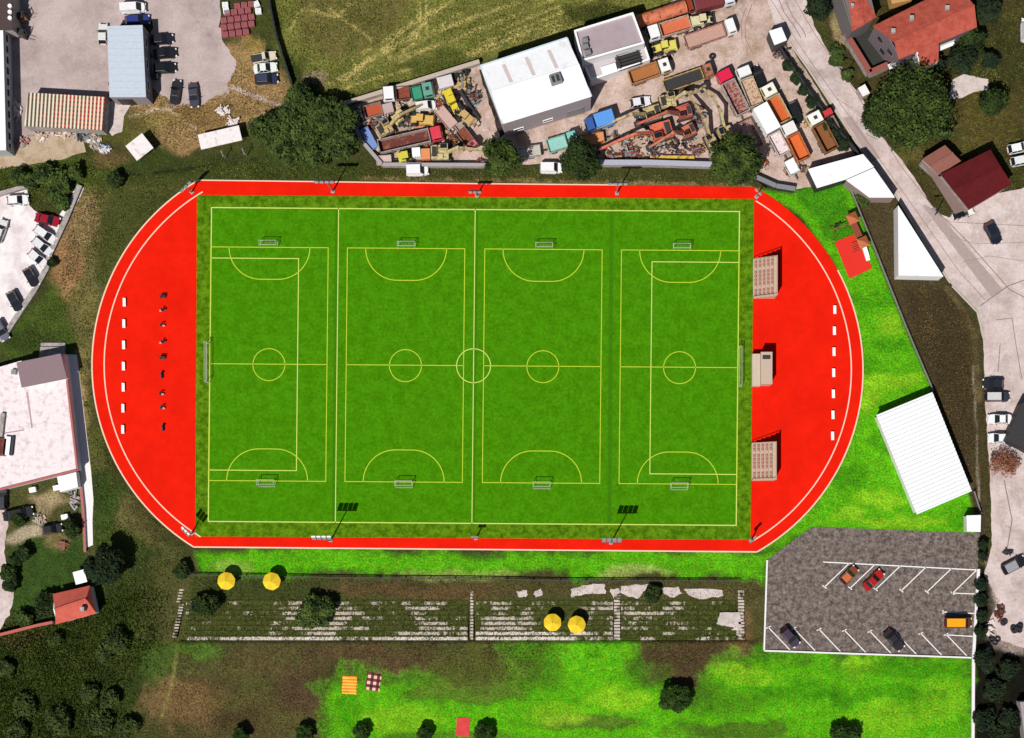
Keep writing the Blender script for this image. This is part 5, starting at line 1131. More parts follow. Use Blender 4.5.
def tree(px, py, rpx, label, m, hgt=7, group=None, name='tree', ry=None, dens=1.0, leaf=.3, seed=None, cat='tree', trunk=True, rag=.35):
    seed = seed or int(px*7+py*13); rx = rpx/S; ryw = (ry or rpx)/S; x, y, _ = P(px, py, hgt*.6); t = thing(name, label, cat, (x, y, 0), 0, group)
    rz = hgt*.42; zc = hgt-rz; area = rx*ryw
    ncl = max(18, int(18+area*2.2)); per = max(60, int(85*dens*max(.7, min(1.6, area/8))))
    me_, cl = crown_mesh(rx*.82, ryw*.82, rz, zc, ncl, per, leaf, seed, rag); me_.materials.append(m); me_.name = 'crown' if trunk else 'foliage'
    o = bpy.data.objects.new('crown' if trunk else 'foliage', me_); COL.objects.link(o); o.parent = t
    q = MB(); r0 = max(.06, min(.35, rx*.07)); q.cyl((0, 0, -.1), (0.05, 0.03, zc*.8), r0, r0*.6, 8)
    for i in range(0, min(len(cl), 8)):
        c = cl[i][0]; q.cyl((0.03, 0.02, zc*(.45+.04*i)), (c[0]*.85, c[1]*.85, max(.3, c[2]-.2)), r0*.4, r0*.12, 5)
    q.build('trunk' if trunk else 'stem', M['bark'], t); return t
tree(502, 158, 22, 'round green tree covering the yard wall below the white workshop', lf_mid, 8)
tree(581, 158, 21, 'dark green tree left of the orange excavator beside the white van', lf_dark, 7)
tree(735, 160, 27, 'wide bright-speckled tree at the lower right corner of the truck yard', lf_mid, 9, dens=1.2)
tree(915, 108, 40, 'huge green tree below the large red-tiled house', lf_mid, 12, ry=42, dens=1.2)
tree(878, 118, 20, 'darker tree leaning over the road beside the huge green tree', lf_dark, 9)
tree(105, 565, 20, 'round dark tree beside the red-roofed cottage', lf_conif, 6, dens=1.2)
tree(935, 66, 11, 'small dark tree against the south wall of the red-tiled house', lf_conif, 5); tree(963, 60, 14, 'dark conifer left of the small round garden bush', lf_conif, 7)
tree(989, 60, 9, 'small round garden bush with yellow-green rim', lf_conif, 4); tree(992, 101, 14, 'dark garden tree at the end of the pale garden path', lf_dark, 6); tree(970, 40, 14, 'green garden tree beside the right end of the red-tiled house', lf_dark, 6, dens=.7)
tree(944, 133, 7, 'dark little tree above the brown annex', lf_conif, 4); tree(988, 12, 16, 'dark tree at the top edge right of the red-tiled house', lf_conif, 7)
tree(818, 8, 12, 'black-green conifer at the road edge beside the corner house', lf_conif, 6)
tree(1005, 463, 17, 'bare rust-coloured bush by the parked white cars', lf_rust, 2.5, dens=.5, leaf=.16)
for x, y, r_ in ((300, 122, 24), (325, 118, 24), (278, 132, 20), (340, 138, 20), (310, 145, 22), (262, 130, 13), (345, 118, 14), (300, 100, 16), (288, 152, 14)):
    tree(x, y, r_, 'dense green tree in the thicket left of the scrapyard wall', lf_bush, 6, 'trees of the thicket')
for x, y, r_ in ((45, 175, 11), (30, 182, 9), (60, 182, 12), (55, 195, 8), (18, 176, 9), (75, 172, 8), (62, 203, 8)):
    tree(x, y, r_, 'green shrub in the hedge above the white car lot', lf_bush, 2.5, 'shrubs above the white car lot', 'shrub', cat='shrub', trunk=False)
for x, y, r_ in ((18, 520, 6), (8, 572, 9), (10, 585, 7), (14, 560, 6), (24, 553, 8)):
    tree(x, y, r_, 'dark shrub along the pale driveway on the left edge', lf_dark, 2.2, 'shrubs along the driveway', 'shrub', cat='shrub', trunk=False)
tree(72, 528, 9, 'dark shrub right of the short black car in the left garden', lf_dark, 2.5, name='shrub', cat='shrub', trunk=False); tree(46, 605, 12, 'green shrub against the left side of the red-roofed cottage', lf_dark, 3, name='shrub', cat='shrub', trunk=False, ry=14); tree(24, 618, 9, 'brownish shrub above the red-capped wall', lf_bush, 2, name='shrub', cat='shrub', trunk=False)
tree(205, 606, 15, 'dark shrub on the left end of the terraces', lf_dark, 3, name='shrub', cat='shrub', trunk=False, ry=11); tree(316, 612, 22, 'big green shrub growing over the left terrace', lf_bush, 3.2, name='shrub', cat='shrub', trunk=False, ry=19); tree(653, 594, 9, 'dark bush between two broken slabs above the terraces', lf_dark, 2, name='shrub', cat='shrub', trunk=False); tree(182, 571, 9, 'dark bush near the ditch at the lower left track corner', lf_dark, 2, name='shrub', cat='shrub', trunk=False)
tree(863, 200, 7, 'green bush by the brown wall of the white roadside block', lf_bush, 2.5, name='shrub', cat='shrub', trunk=False); tree(836, 55, 8, 'weedy bush along the road below the corner house', lf_bush, 1.6, name='shrub', cat='shrub', trunk=False, ry=12); tree(848, 75, 6, 'weedy bush beside the tiled courtyard wall', lf_bush, 1.6, name='shrub', cat='shrub', trunk=False, ry=10)
tree(115, 180, 8, 'dark bush on the ditch below the cream sheet roof', lf_dark, 2.4, name='shrub', cat='shrub', trunk=False); tree(52, 263, 4, 'small bush on the edge of the white car lot', lf_dark, 1.5, name='shrub', cat='shrub', trunk=False)
tree(297, 97, 9, 'dark tree at the lower end of the boarded fence', lf_conif, 4)
for x, y, r_ in ((362, 733, 9), (424, 734, 9), (485, 734, 10), (304, 734, 9), (241, 734, 8)):
    tree(x, y, r_, f'dark round lawn tree at the bottom edge, {["third", "fourth", "rightmost", "second", "leftmost"][[362, 424, 485, 304, 241].index(x)]} in its row', lf_lawn, 2.4, 'lawn trees along the bottom edge', dens=1.5, rag=.2)
tree(676, 698, 17, 'lone dark round tree on the lower lawn', lf_lawn, 3.4, dens=1.6, rag=.25); tree(847, 736, 20, 'dark wide tree at the bottom edge below the car park', lf_lawn, 2.6, ry=12)
wr = random.Random(3)
for x, y, r_ in ((24, 706, 12), (60, 722, 14), (100, 722, 13), (18, 733, 12), (117, 641, 13), (103, 652, 9), (88, 694, 10), (128, 728, 10), (56, 640, 7), (6, 668, 9), (110, 700, 8)):
    tree(x, y, r_, 'dark bushy tree in the wood at the bottom left corner', lf_wood, wr.uniform(1.4, 2.4), 'trees of the bottom left wood', dens=.55, rag=.5)
for i, y in enumerate((585, 600, 616, 632, 545, 556)):
    tree(981 if y > 570 else 983, y, 6 if y > 570 else 5, 'dark bush in the hedge along the car park wall', lf_conif, 2, 'bushes along the car park wall', 'shrub', cat='shrub', trunk=False)
for x, y in ((985, 660), (995, 690), (985, 720), (1008, 668), (1010, 720), (1000, 735)): tree(x, y, 11, 'black-green bush in the dark corner below the gravel', lf_conif, 2.5, 'bushes in the lower right corner', 'shrub', cat='shrub', trunk=False)
for x, y in ((787, 66), (795, 78), (803, 90), (811, 102), (819, 113), (827, 124), (835, 134), (843, 144)): tree(x+1, y, 6, 'dark shrub in the hedge between truck yard and road', lf_conif, 2.6, 'hedge shrubs along the road', 'shrub', cat='shrub', trunk=False)

# ------------------------------------------------------------------ parked cars
BK = (38, 38, 44); WH = (248, 248, 248)
car(137, 20, 5, 'dark blue estate car parked above the pale shed', (46, 60, 132), 4.3)
car(133, 8, 3, 'white van at the top edge above the dark blue car', WH, 4.4, kind='van')
car(103, 34, 90, 'white small car half hidden left of the pale shed', (230, 230, 225), 3.6)
car(162, 39, 4, 'black car by the pale shed, uppermost of three', (34, 34, 44), 3.8); car(164.5, 53, 4, 'black car by the pale shed, middle of three, with light roof stripe', (30, 30, 34), 4.1, kind='sedan'); car(164.5, 68, 4, 'black car by the pale shed, lowest of three', (24, 28, 30), 3.9)
car(175.5, 92, 82, 'black car with grey bonnet parked on the dirt, left of its pair', (44, 44, 52), 4.2, 1.7, 'sedan'); car(193.5, 95, -84, 'dark grey car with pale windows parked on the dirt, right of its pair', (74, 72, 86), 4.2, 1.7, 'sedan')
car(264, 59, 10, 'beige pickup with white cab, uppermost of three by the boarded fence', (226, 214, 190), 4.4, 1.6, 'pickup'); car(265, 67.5, 6, 'white car, middle of three by the boarded fence', (238, 244, 238), 4.2, kind='sedan'); car(266, 77, 4, 'dark blue car with white bonnet, lowest of three by the boarded fence', (46, 50, 76), 4.1, roof=(60, 64, 90))
car(17.5, 200, 4, 'white car with dark windows at the top of the white lot', WH, 3.8); car(47, 220.5, -12, 'dark red car in the white lot', (160, 16, 44), 4.4, kind='sedan'); car(45, 233, -35, 'white car just below the dark red car', (240, 238, 240), 4.3, 1.7); car(42, 246, -40, 'white car third from the top of the row below the red one', (232, 232, 236), 4.0, 1.7); car(37.5, 258, -42, 'white car directly above the upper black car in the lot', (238, 236, 238), 3.8, 1.7)
car(31, 277, -60, 'black car in the white lot, upper of two', (32, 28, 34), 3.6, 1.75); car(14.5, 301, -62, 'black car in the white lot, lower of two', (32, 36, 44), 3.8, 1.75); car(1, 330, -60, 'grey car cut off by the left edge below the white lot', (110, 110, 130), 3.8); car(0, 231, 70, 'white car cut off by the left edge in the white lot', (226, 226, 226), 4.2)
car(17.5, 512, 12, 'long black car in the garden below the white hall', (26, 26, 32), 5.4, 1.8, 'sedan'); car(52, 529, 10, 'short black car on the grass below the long black car', (30, 28, 32), 3.6, 1.6)
car(2, 500, 90, 'dark car at the left edge just below the white hall', (60, 60, 70), 4.0)
car(993, 233, -62, 'dark navy car on the road junction near the maroon house', (28, 32, 52), 4.1, 1.9); car(1019, 147.5, 12, 'white car at the right edge, upper of two above the maroon house', WH, 4.0); car(1022, 160, 12, 'white car with black front at the right edge, lower of two', (236, 236, 236), 4.0); car(1026, 30, 90, 'white van cut off by the right edge at the top', WH, 4.2, kind='van')
car(993.5, 383.5, 178, 'black estate with pale rear window, uppermost of four by the brown verge', (40, 40, 50), 3.7); car(997, 396.5, 0, 'dark grey car with silver roof in the row by the brown verge', (50, 56, 72), 4.5, roof=(214, 214, 214), kind='suv'); car(1000, 419, 180, 'white car, upper of two by the brown verge', (250, 250, 250), 4.2, kind='sedan'); car(1000, 438, 180, 'white car, lower of two, above the rust-coloured bush', (246, 250, 250), 4.2, kind='hatch')
car(1014, 565, 28, 'black car with a white flash on the gravel right of the car park', (26, 26, 32), 4.4, 1.95, roof=(160, 160, 164))
car(849, 575, 45, 'brown and orange car in the marked bays of the car park', (128, 66, 22), 3.6, 1.7, roof=(214, 108, 50)); car(873.5, 580, 45, 'red car in the marked bays of the car park', (176, 18, 20), 4.2, 1.7, 'sedan'); car(790, 637, -48, 'dark violet car in the lower bays near the left wall', (66, 52, 74), 3.9, 1.8); car(894, 640, -48, 'black car in the lower bays near the yellow van', (44, 34, 42), 4.2, 1.8, 'sedan'); car(958, 622.5, 0, 'orange-yellow van parked at the right wall of the car park', (92, 46, 20), 4.7, 1.95, 'van', roof=(255, 172, 12))
car(755.5, 78, 112, 'black car beside the white-cab truck in the truck yard', (28, 28, 32), 3.9); car(793, 114, -66, 'black off-roader in the middle of the truck yard', (30, 32, 34), 4.0, 1.9, 'suv'); car(641, 104.5, 10, 'white and dark small car beside the cream excavators', (236, 236, 240), 3.6)
car(963, 213, 20, 'white and black car at the foot of the maroon house', (238, 236, 230), 3.8, 1.7, roof=(20, 20, 22))

# ------------------------------------------------------------------ trucks, machines and scrap in the yard
gm = lambda *c: worn(*c)
truck(371, 112, 195, 'small tipper with rusty bed and dark cab at the far left of the scrapyard', (60, 58, 62), 4.6, 2.2, bed=(150, 146, 142), inner=mat('orange_rust', C(186, 84, 52), .9, var=.3, scale=2), cabL=1.2, bh=.6)
truck(399.5, 98, 185, 'dark truck with tall white cab near the north-west scrapyard wall', (250, 250, 250), 4.6, 2.3, bed=(120, 70, 52), cabL=2.0, bh=.6, hatch=False); truck(420, 93.5, 12, 'teal green truck near the north-west scrapyard wall', (110, 168, 150), 4.0, 2.4, bed=(34, 124, 96), inner=mat('teal_floor', C(46, 150, 116), .7, var=.2), cabL=1.9, bh=.4)
car(426, 106, 8, 'white van among machines, right below the teal green truck', (240, 236, 236), 3.6, kind='van')
truck(408, 140.5, 13, 'long articulated truck with red cab and rusty open bed', (226, 66, 84), 11.2, 2.3, bed=(190, 180, 176), inner=M['rustdark'], cabL=2.0, hatch=False, bh=1.2)
excavator(388.5, 130, 32, 'cream excavator with long arm, farthest left in the scrapyard', (212, 186, 124), (4.6, 2.4), 0, bs=.85, raised=2.0); excavator(437, 150.5, 2, 'cream excavator at the lower scrapyard wall with arm pointing right', (226, 210, 146), (4.4, 3.4), -2, bs=1.0)
loader(423, 120, 175, 'yellow-orange loader in the middle of the left scrapyard', (240, 190, 90), 5.0); loader(449, 100, -65, 'bright yellow loader below the dark tyres by the scrapyard wall', (246, 224, 20), 4.6); loader(398, 115, 40, 'small pale yellow loader beside the farthest left excavator', (232, 210, 130), 3.2); loader(464, 117, 140, 'small ochre loader left of the workshop shadow', (216, 176, 110), 3.4); loader(405, 155, 10, 'little yellow loader near the lower scrapyard wall', (232, 226, 40), 2.4)
trailer(371.5, 137, 118, 'blue and white trailer along the left scrapyard wall', (96, 130, 200), 4.0, 1.6, .3, mat('blue_floor', C(120, 150, 205), .8, var=.3, scale=3)); trailer(392, 158.5, 5, 'pale pinkish flat trailer at the lower left corner of the yard', (214, 186, 184), 2.6, 1.6, .2, mat('pink_floor', C(214, 186, 182), .9, var=.2, scale=2)); trailer(447, 120, -50, 'pinkish flat trailer in front of the ochre loader', (206, 166, 156), 4.0, 2.0, .25, mat('pink_floor', C(206, 172, 164), .9, var=.2, scale=2))
truck(466, 135.5, -52, 'small red-nosed truck right of the pink flat trailer', (214, 110, 110), 4.2, 1.9, bed=(140, 120, 112), cabL=1.2, bh=.5)
truck(599.5, 122.5, 198, 'blue box truck beside the white workshop', (60, 96, 170), 5.0, 2.3, 'box', bed=mat('blue_box', C(92, 160, 238), .5, var=.05), cabL=1.5, hatch=False)
excavator(652, 110, 197, 'cream excavator with long thin arm reaching towards the blue truck', (214, 194, 132), (5.6, 3.0), 0, bs=.95); excavator(667, 99.5, 14, 'cream excavator between the truck crane and the red arm', (224, 208, 150), (3.6, 2.2), 25, bs=.9); excavator(726, 134, 112, 'cream excavator with dark raised arms beside the speckled tree', (220, 200, 140), (5.0, 2.6), 20, bs=1.0); excavator(660, 131, 197, 'orange excavator with big red-orange engine cover', (244, 104, 72), (6.4, 3.6), 4, bs=1.2); excavator(687, 131, 205, 'rusty orange excavator behind the big orange one', (216, 108, 74), (4.0, 2.2), 0, bs=.8); excavator(683, 110, 196, 'red excavator with long low arm above the big orange one', (206, 84, 66), (5.0, 2.4), 0, bs=.8); excavator(711, 140, 117, 'pale excavator with lattice arm left of the speckled tree', (204, 178, 124), (5.2, 3.0), 0, bs=.7)
truck(692, 81, 19, 'yellow-edged truck crane standing alone in the works yard', (200, 176, 96), 8.8, 2.2, 'flatbed', bed=(214, 184, 100), inner=M['dark'], cabL=1.6, cabmat=worn(186, 110, 76))
q = MB(); x, y, _ = G(734, 92)
truck(735.5, 94, 117, 'truck with red cab and scrap-filled bed', (232, 36, 76), 8.2, 2.5, bed=(206, 196, 192), inner=mat('scrap_red', C(176, 130, 120), .9, var=.5, scale=2.5, col2=C(120, 60, 52), thr=(.45, .55)), cabL=2.0, bh=1.1, hatch=False)
trailer(749.5, 132, 117, 'long pinkish trailer behind the red-cab truck', (190, 150, 142), 5.2, 2.3, .5, mat('pale_scrap', C(196, 160, 150), .9, var=.4, scale=2, col2=C(150, 96, 84), thr=(.5, .6)))
truck(748, 87.5, 112, 'truck with white cab and cream bed beside the black car', (246, 246, 246), 7.0, 2.4, bed=(220, 206, 180), inner=mat('sandy_bed', C(206, 176, 150), .9, var=.4, scale=2, col2=C(160, 110, 88), thr=(.5, .6)), cabL=1.8, bh=.8, hatch=False)
truck(776, 103, 118, 'truck with white and yellow cab and orange bed', (240, 214, 140), 7.2, 2.4, bed=(232, 206, 150), inner=mat('orange_bed', C(206, 96, 40), .8, var=.25, scale=1.5), cabL=2.2, bh=1.3, roofrgb=(250, 246, 230)); truck(796, 141, 116, 'truck with white cab and orange bed near the white roof hall', (246, 240, 236), 7.0, 2.4, bed=(220, 120, 50), inner=mat('orange_bed', C(222, 106, 40), .8, var=.25, scale=1.5), cabL=2.2, bh=1.3, hatch=False); truck(819, 133, 118, 'truck with white and yellow cab and deep brown bed', (240, 214, 120), 7.4, 2.5, bed=(150, 96, 50), inner=mat('brown_bed', C(140, 86, 44), .9, var=.3, scale=1.5), cabL=2.2, bh=1.5, roofrgb=(250, 250, 245)); truck(832, 128, 118, 'narrow truck with small red cab beside the road fence', (210, 60, 66), 6.4, 1.7, 'flatbed', bed=(176, 170, 170), cabL=1.2, hatch=False)
trailer(781, 142.5, -62, 'white and pink trailer loaded with pale sheets behind the container', (236, 222, 222), 4.0, 2.2, .7, mat('pale_sheets', C(236, 222, 222), .9, var=.15, scale=1.5, col2=C(196, 170, 168), thr=(.5, .6))); trailer(790, 163, -62, 'small white trailer at the end of the row near the retaining wall', (244, 240, 240), 2.6, 2.0, .4, M['white'])
def container(px, py, ang, L, W, label, m, hgt=2.7):
    x, y, _ = P(px, py, hgt); t = thing('container', label, 'container', (x, y, Z1), R(ang)); q = MB().box(0, 0, hgt/2, L, W, hgt)
    n = int(L/.45)
    for i in range(n):
        for s in (-1, 1): q.box(-L/2+.3+i*(L-.6)/max(1, n-1), s*(W/2+.02), hgt/2, .2, .06, hgt*.9)
    q.build('shell', m, t); MB().box(L/2+.02, 0, hgt/2, .05, W*.92, hgt*.9).build('door', M['steel'], t)
    for s in (-1, 1): MB().box(0, s*W*.25, hgt+.02, L*.96, .06, .05).build('roof_rail', m, t)
container(771, 121, -61, 4.9, 2.6, 'tall white container in the middle of the truck yard', M['white'], 3.2); container(446, 84.5, 15, 2.6, 1.9, 'pale grey container by the scrapyard wall near dark tyres', mat('pale_grey', C(222, 214, 216), .7, var=.08), 1.8); container(387, 105.5, 15, 1.8, 1.6, 'small pinkish-grey container near the far left tipper', mat('pinkish_grey', C(196, 172, 168), .7, var=.15), 1.5); container(414.5, 151, 5, 1.4, 1.5, 'small white box container by the little yellow loader', M['white'], 1.6); container(422.5, 154, 3, 1.5, 1.8, 'orange box container by the lower scrapyard wall', mat('orange_paint', C(230, 146, 90), .7, var=.15), 1.6)
car(417, 168, 2, 'white van with dark roof clutter parked below the scrapyard wall', (250, 250, 252), 3.9, 2.0, 'van'); car(551, 168, 0, 'plain white van parked between the two round trees', (250, 250, 252), 3.8, 1.9, 'van')
truck(667, 14.5, 18, 'long orange tank trailer at the top edge of the works yard', (150, 60, 40), 10.0, 2.3, 'tank', bed=(232, 116, 74), cabL=1.0, hatch=False)
truck(713, 5, 14, 'dark red and white truck cut by the top edge of the works yard', (236, 236, 240), 7.0, 2.4, 'box', bed=mat('dark_red_box', C(120, 40, 46), .7, var=.15), cabL=1.9)
truck(670, 27, 197, 'white-cab truck with orange bed beside the grey office block', (250, 250, 250), 7.6, 2.4, bed=(226, 200, 180), inner=mat('orange_bed', C(214, 110, 72), .8, var=.25, scale=1.2), cabL=2.0, bh=.9, hatch=False); loader(701, 18.5, 10, 'cream wheel loader behind the orange tank trailer', (240, 232, 180), 4.2); loader(664, 46.5, 190, 'yellow wheel loader at the corner of the grey office block', (248, 234, 90), 4.6)
truck(710, 32.5, 19, 'flatbed truck with white cab loaded with scrap', (248, 248, 250), 9.0, 2.5, 'flatbed', bed=(190, 120, 110), inner=mat('scrap_floor', C(196, 156, 140), .9, var=.5, scale=2), cabL=1.7, hatch=False)
truck(650, 71.5, 19, 'brown tipper with white cab roof parked on open ground', (206, 150, 90), 7.4, 2.4, bed=(206, 140, 84), inner=mat('brown_load', C(172, 110, 60), .9, var=.3, scale=1.5), cabL=2.0, roofrgb=(252, 250, 244))
truck(563, 142.5, 17, 'pale teal truck behind the plain white van beside the dark tree', (128, 208, 196), 5.4, 2.4, bed=(150, 206, 196), inner=mat('teal_deck', C(150, 206, 196), .8, var=.25, scale=1.5), cabL=1.8, bh=.5, hatch=False)
trailer(533, 151, 8, 'grey and pale teal railed trailer between the two round trees', (190, 200, 192), 3.8, 2.0, .35, mat('grey_deck', C(196, 188, 180), .9, var=.3, scale=2)); trailer(588, 139, 8, 'orange-brown trailer under the right side of the dark tree', (224, 150, 96), 4.2, 1.9, .3, mat('orange_deck', C(220, 146, 92), .9, var=.3, scale=2))
# forklifts on the asphalt
def forklift(px, py, ang, label, rgb):
    x, y, _ = G(px, py); t = thing('forklift', label, 'forklift', (x, y, Z1+.02), R(ang)); m = worn(*rgb, th=(.6, .75))
    MB().box(-.3, 0, .75, 1.9, 1.2, .8, tx=.85, ty=.9).build('body', m, t, bevel=.05); MB().bar((.6, -.45, .3), (.6, -.45, 2.4), .12, .14).bar((.6, .45, .3), (.6, .45, 2.4), .12, .14).bar((.6, -.45, 2.3), (.6, .45, 2.3), .1, .1).bar((.6, -.45, 1.2), (.6, .45, 1.2), .1, .1).build('mast', M['dark'], t)
    for s in (-.3, .3): MB().bar((.65, s, .15), (1.8, s, .12), .14, .06).build('fork', M['steel'], t)
    q = MB().box(-.2, 0, 2.1, 1.1, 1.1, .06)
    for sx in (-.7, .3):
        for s in (-.5, .5): q.bar((sx, s, 1.1), (sx, s, 2.1), .06, .06)
    q.build('overhead_guard', M['dark'], t); wheels(t, (-.85, .4), .62, .32, .22)
forklift(25, 19, 20, 'brown-orange forklift on the asphalt by the brown shed', (176, 106, 60)); forklift(25, 36, -15, 'black forklift on the asphalt below the brown-orange one', (60, 52, 54))
q = MB().box(0, 0, .6, .9, .8, 1.0, tx=1.08, ty=1.08).box(0, 0, 1.14, 1.0, .9, .08); tag(q.build('waste_bin', M['dark'], loc=G(156.5, 78, .03)), 'black waste bin beside the right wall of the pale shed', 'bin')
# red crates stacked at the top
cr_m = worn(176, 82, 92, 140, 60, 70)
def crate(px, py, ang, label, m):
    x, y, _ = G(px, py, 0); q = MB()
    for i in range(5): q.box((i-2)*.2, 0, .62, .16, .95, .05)
    for s in (-1, 1):
        q.box(s*.48, 0, .3, .06, .95, .58); q.box(0, s*.46, .3, .9, .05, .58)
    q.box(0, 0, .05, .94, .9, .06)
    t = q.build('crate', m, loc=(x, y, .03), rot=R(ang)); tag(t, label, 'crate', 'red crates in rows by the boarded fence'); return t
for row, (x0, y0, n) in enumerate(((223, 36, 4), (221.5, 29, 5), (221.5, 22, 5), (225, 14.5, 4), (235, 7.5, 3))):
    for k in range(n): crate(x0+3+k*6.9, y0-k*.9-.5, 8+random.uniform(-3, 3), 'faded red slatted crate in the rows at the top left', cr_m)
for x, y in ((226, 6), (227, 12), (257, 5), (259, 12)): crate(x, y, random.uniform(0, 30), 'white slatted crate beside the rows of red crates', M['white'])
# keep the parked machines from standing in one another
bpy.context.view_layer.update()
def footprint(o):
    mn, mx = [1e9]*2, [-1e9]*2
    for c in o.children:
        if c.type != 'MESH' or c.name.split('.')[0] in ('boom', 'stick', 'bucket', 'fork', 'mast', 'lift_arm', 'hydraulic_ram', 'mirror'): continue
        for v in c.data.vertices: mn = [min(mn[0], v.co.x), min(mn[1], v.co.y)]; mx = [max(mx[0], v.co.x), max(mx[1], v.co.y)]
    a = o.rotation_euler.z; return [Vector((x*math.cos(a)-y*math.sin(a), x*math.sin(a)+y*math.cos(a))) for x, y in ((mn[0], mn[1]), (mx[0], mn[1]), (mx[0], mx[1]), (mn[0], mx[1]))]
FP = [(o, footprint(o)) for o in list(COL.objects) if not o.parent and o.get('category') in ('car', 'truck', 'trailer', 'excavator', 'loader', 'container')]
for it in range(60):
    moved = False
    for i in range(len(FP)):
        for j in range(i):
            oa, fa = FP[i]; ob, fb = FP[j]
            if (oa.location-ob.location).length > 14: continue
            A_ = [p+oa.location.to_2d() for p in fa]; B_ = [p+ob.location.to_2d() for p in fb]; best = None
            for q in (A_, B_):
                for k in range(4):
                    e = q[(k+1) % 4]-q[k]; n = Vector((-e.y, e.x)).normalized(); pa = [n.dot(p) for p in A_]; pb = [n.dot(p) for p in B_]
                    for d, sg in ((min(pb)-max(pa), -1), (min(pa)-max(pb), 1)):
                        if best is None or d > best[0]: best = (d, n*sg)
            if best[0] < .06:
                mv = best[1]*min(.25, (.08-best[0])*.5); oa.location.x += mv.x; oa.location.y += mv.y; ob.location.x -= mv.x; ob.location.y -= mv.y; moved = True
    if not moved: break
# scrap heaps, tyres, debris
def heap(px, py, r, label, mats, seed, hgt=.9, n=34, ry=None):
    rr = random.Random(seed); x, y, _ = G(px, py, 0); q = MB(); rx = r/S; ryw = (ry or r)/S
    q.cyl((0, 0, 0), (0, 0, .25), min(rx, ryw)*.8, min(rx, ryw)*.55, 9)
    for i in range(n):
        a = rr.uniform(0, 6.28); d = rr.random()**.6; u, v = rx*d*math.cos(a), ryw*d*math.sin(a); zz = .12+hgt*(1-d*d)*rr.random(); mi = rr.randrange(len(mats))
        if rr.random() < .55: l = rr.uniform(.4, 1.6); an = rr.uniform(0, 6.28); q.bar((u-l/2*math.cos(an), v-l/2*math.sin(an), zz), (u+l/2*math.cos(an), v+l/2*math.sin(an), zz+rr.uniform(0, .4)), rr.uniform(.08, .25), rr.uniform(.06, .2), mi)
        else: q.box(u, v, zz, rr.uniform(.3, .9), rr.uniform(.3, .8), rr.uniform(.1, .5), rr.uniform(0, 3), mi, rr.uniform(.5, 1), rr.uniform(.5, 1))
    return tag(q.build('scrap_heap', mats, loc=(x, y, Z1)), label, 'scrap heap', 'scrap heaps in the works yard')
sm = [M['rust'], M['steel'], M['rustdark'], M['dark'], mat('pale_scrap', C(206, 184, 170), .8, var=.2), mat('ochre_scrap', C(196, 160, 100), .8, var=.2)]
heap(631, 152, 11, 'reddish scrap heap above the grey yard wall', [M['rust'], M['rustdark'], M['steel']], 1, ry=6); heap(612, 158, 8, 'brown scrap heap at the left end of the grey wall', sm, 2, ry=4); heap(652, 148, 8, 'pale scrap heap below the big orange excavator', sm[1:2]+sm[3:5], 3); heap(678, 148, 13, 'dark jumbled scrap heap below the rusty orange excavator', sm[2:5], 4, ry=7, n=50); heap(625, 142, 7, 'small grey and brown scrap heap between the excavator arms', sm, 5, ry=4)
heap(465, 84, 8, 'ochre scrap heap near the workshop corner', [sm[5], sm[1], sm[3]], 6); heap(474, 100, 9, 'dark scrap heap beside the workshop shadow', sm[1:4], 7, ry=12); heap(436, 94, 5, 'pinkish scrap heap right of the teal truck', sm[4:], 8); heap(377, 124, 7, 'rusty scrap heap below the far left tipper', sm[:4], 9, ry=5); heap(386, 120, 5, 'grey scrap heap above the farthest left excavator', sm[1:2]+sm[3:5], 10); heap(408, 122, 6, 'mixed scrap heap between cream excavator and orange loader', sm, 11, ry=5); heap(431, 139, 6, 'black oily scrap heap left of the red cab', sm[3:4]+sm[1:3], 12); heap(448, 131, 6, 'brown scrap heap right of the red cab', sm, 13, ry=9); heap(455, 142, 6, 'small scrap heap above the excavator arm near the lower wall', sm, 14); heap(440, 112, 5, 'low pale scrap heap below the bright yellow loader', sm[4:5]+sm[:2], 15); heap(482, 163, 5, 'violet-brown scrap heap at the right end of the lower wall', sm[:3], 16, ry=3)
heap(700, 36, 12, 'reddish scrap piled beside the flatbed with white cab', sm[:3]+sm[4:5], 17, ry=4); heap(781, 52, 9, 'dark scrap heap below the white gate hut', sm[1:4], 18, ry=7); heap(762, 165, 6, 'pinkish scrap heap right of the speckled tree', sm[:1]+sm[4:5], 19); heap(797, 164, 6, 'black scrap heap beside the small white trailer', sm[3:5], 20, ry=4); heap(699, 116, 7, 'dark scrap heap between the long arms and the red excavator', sm[1:4], 21, ry=10); heap(682, 86, 5, 'dark scrap heap leaning on the truck crane', sm[2:4], 22); heap(640, 119, 6, 'black scrap heap under the long cream arm', sm[3:5], 23); heap(616, 136, 4, 'scattered rusty scrap between blue truck and orange arm', sm[:4], 24, .3, 14); heap(656, 157, 8, 'rust-red scrap heap on the lower edge by the yellow beam', sm[:4], 25, ry=4); heap(696, 151, 7, 'rusty scrap heap at the right end of the yellow beam', sm[:3], 26, ry=4); heap(751, 108, 4, 'rusty scrap between the red-cab truck and the cream bed', sm[:3], 27); heap(380, 149, 4, 'grey scrap heap against the slanting yard wall', sm[1:2]+sm[3:5], 28); heap(400, 108, 5, 'tan scrap heap below the white-cab dark truck', sm[4:], 29, ry=4); heap(475, 122, 5, 'brown scrap heap near the small red-nosed truck', sm[:2]+sm[4:], 30)
rr_ = random.Random(21)
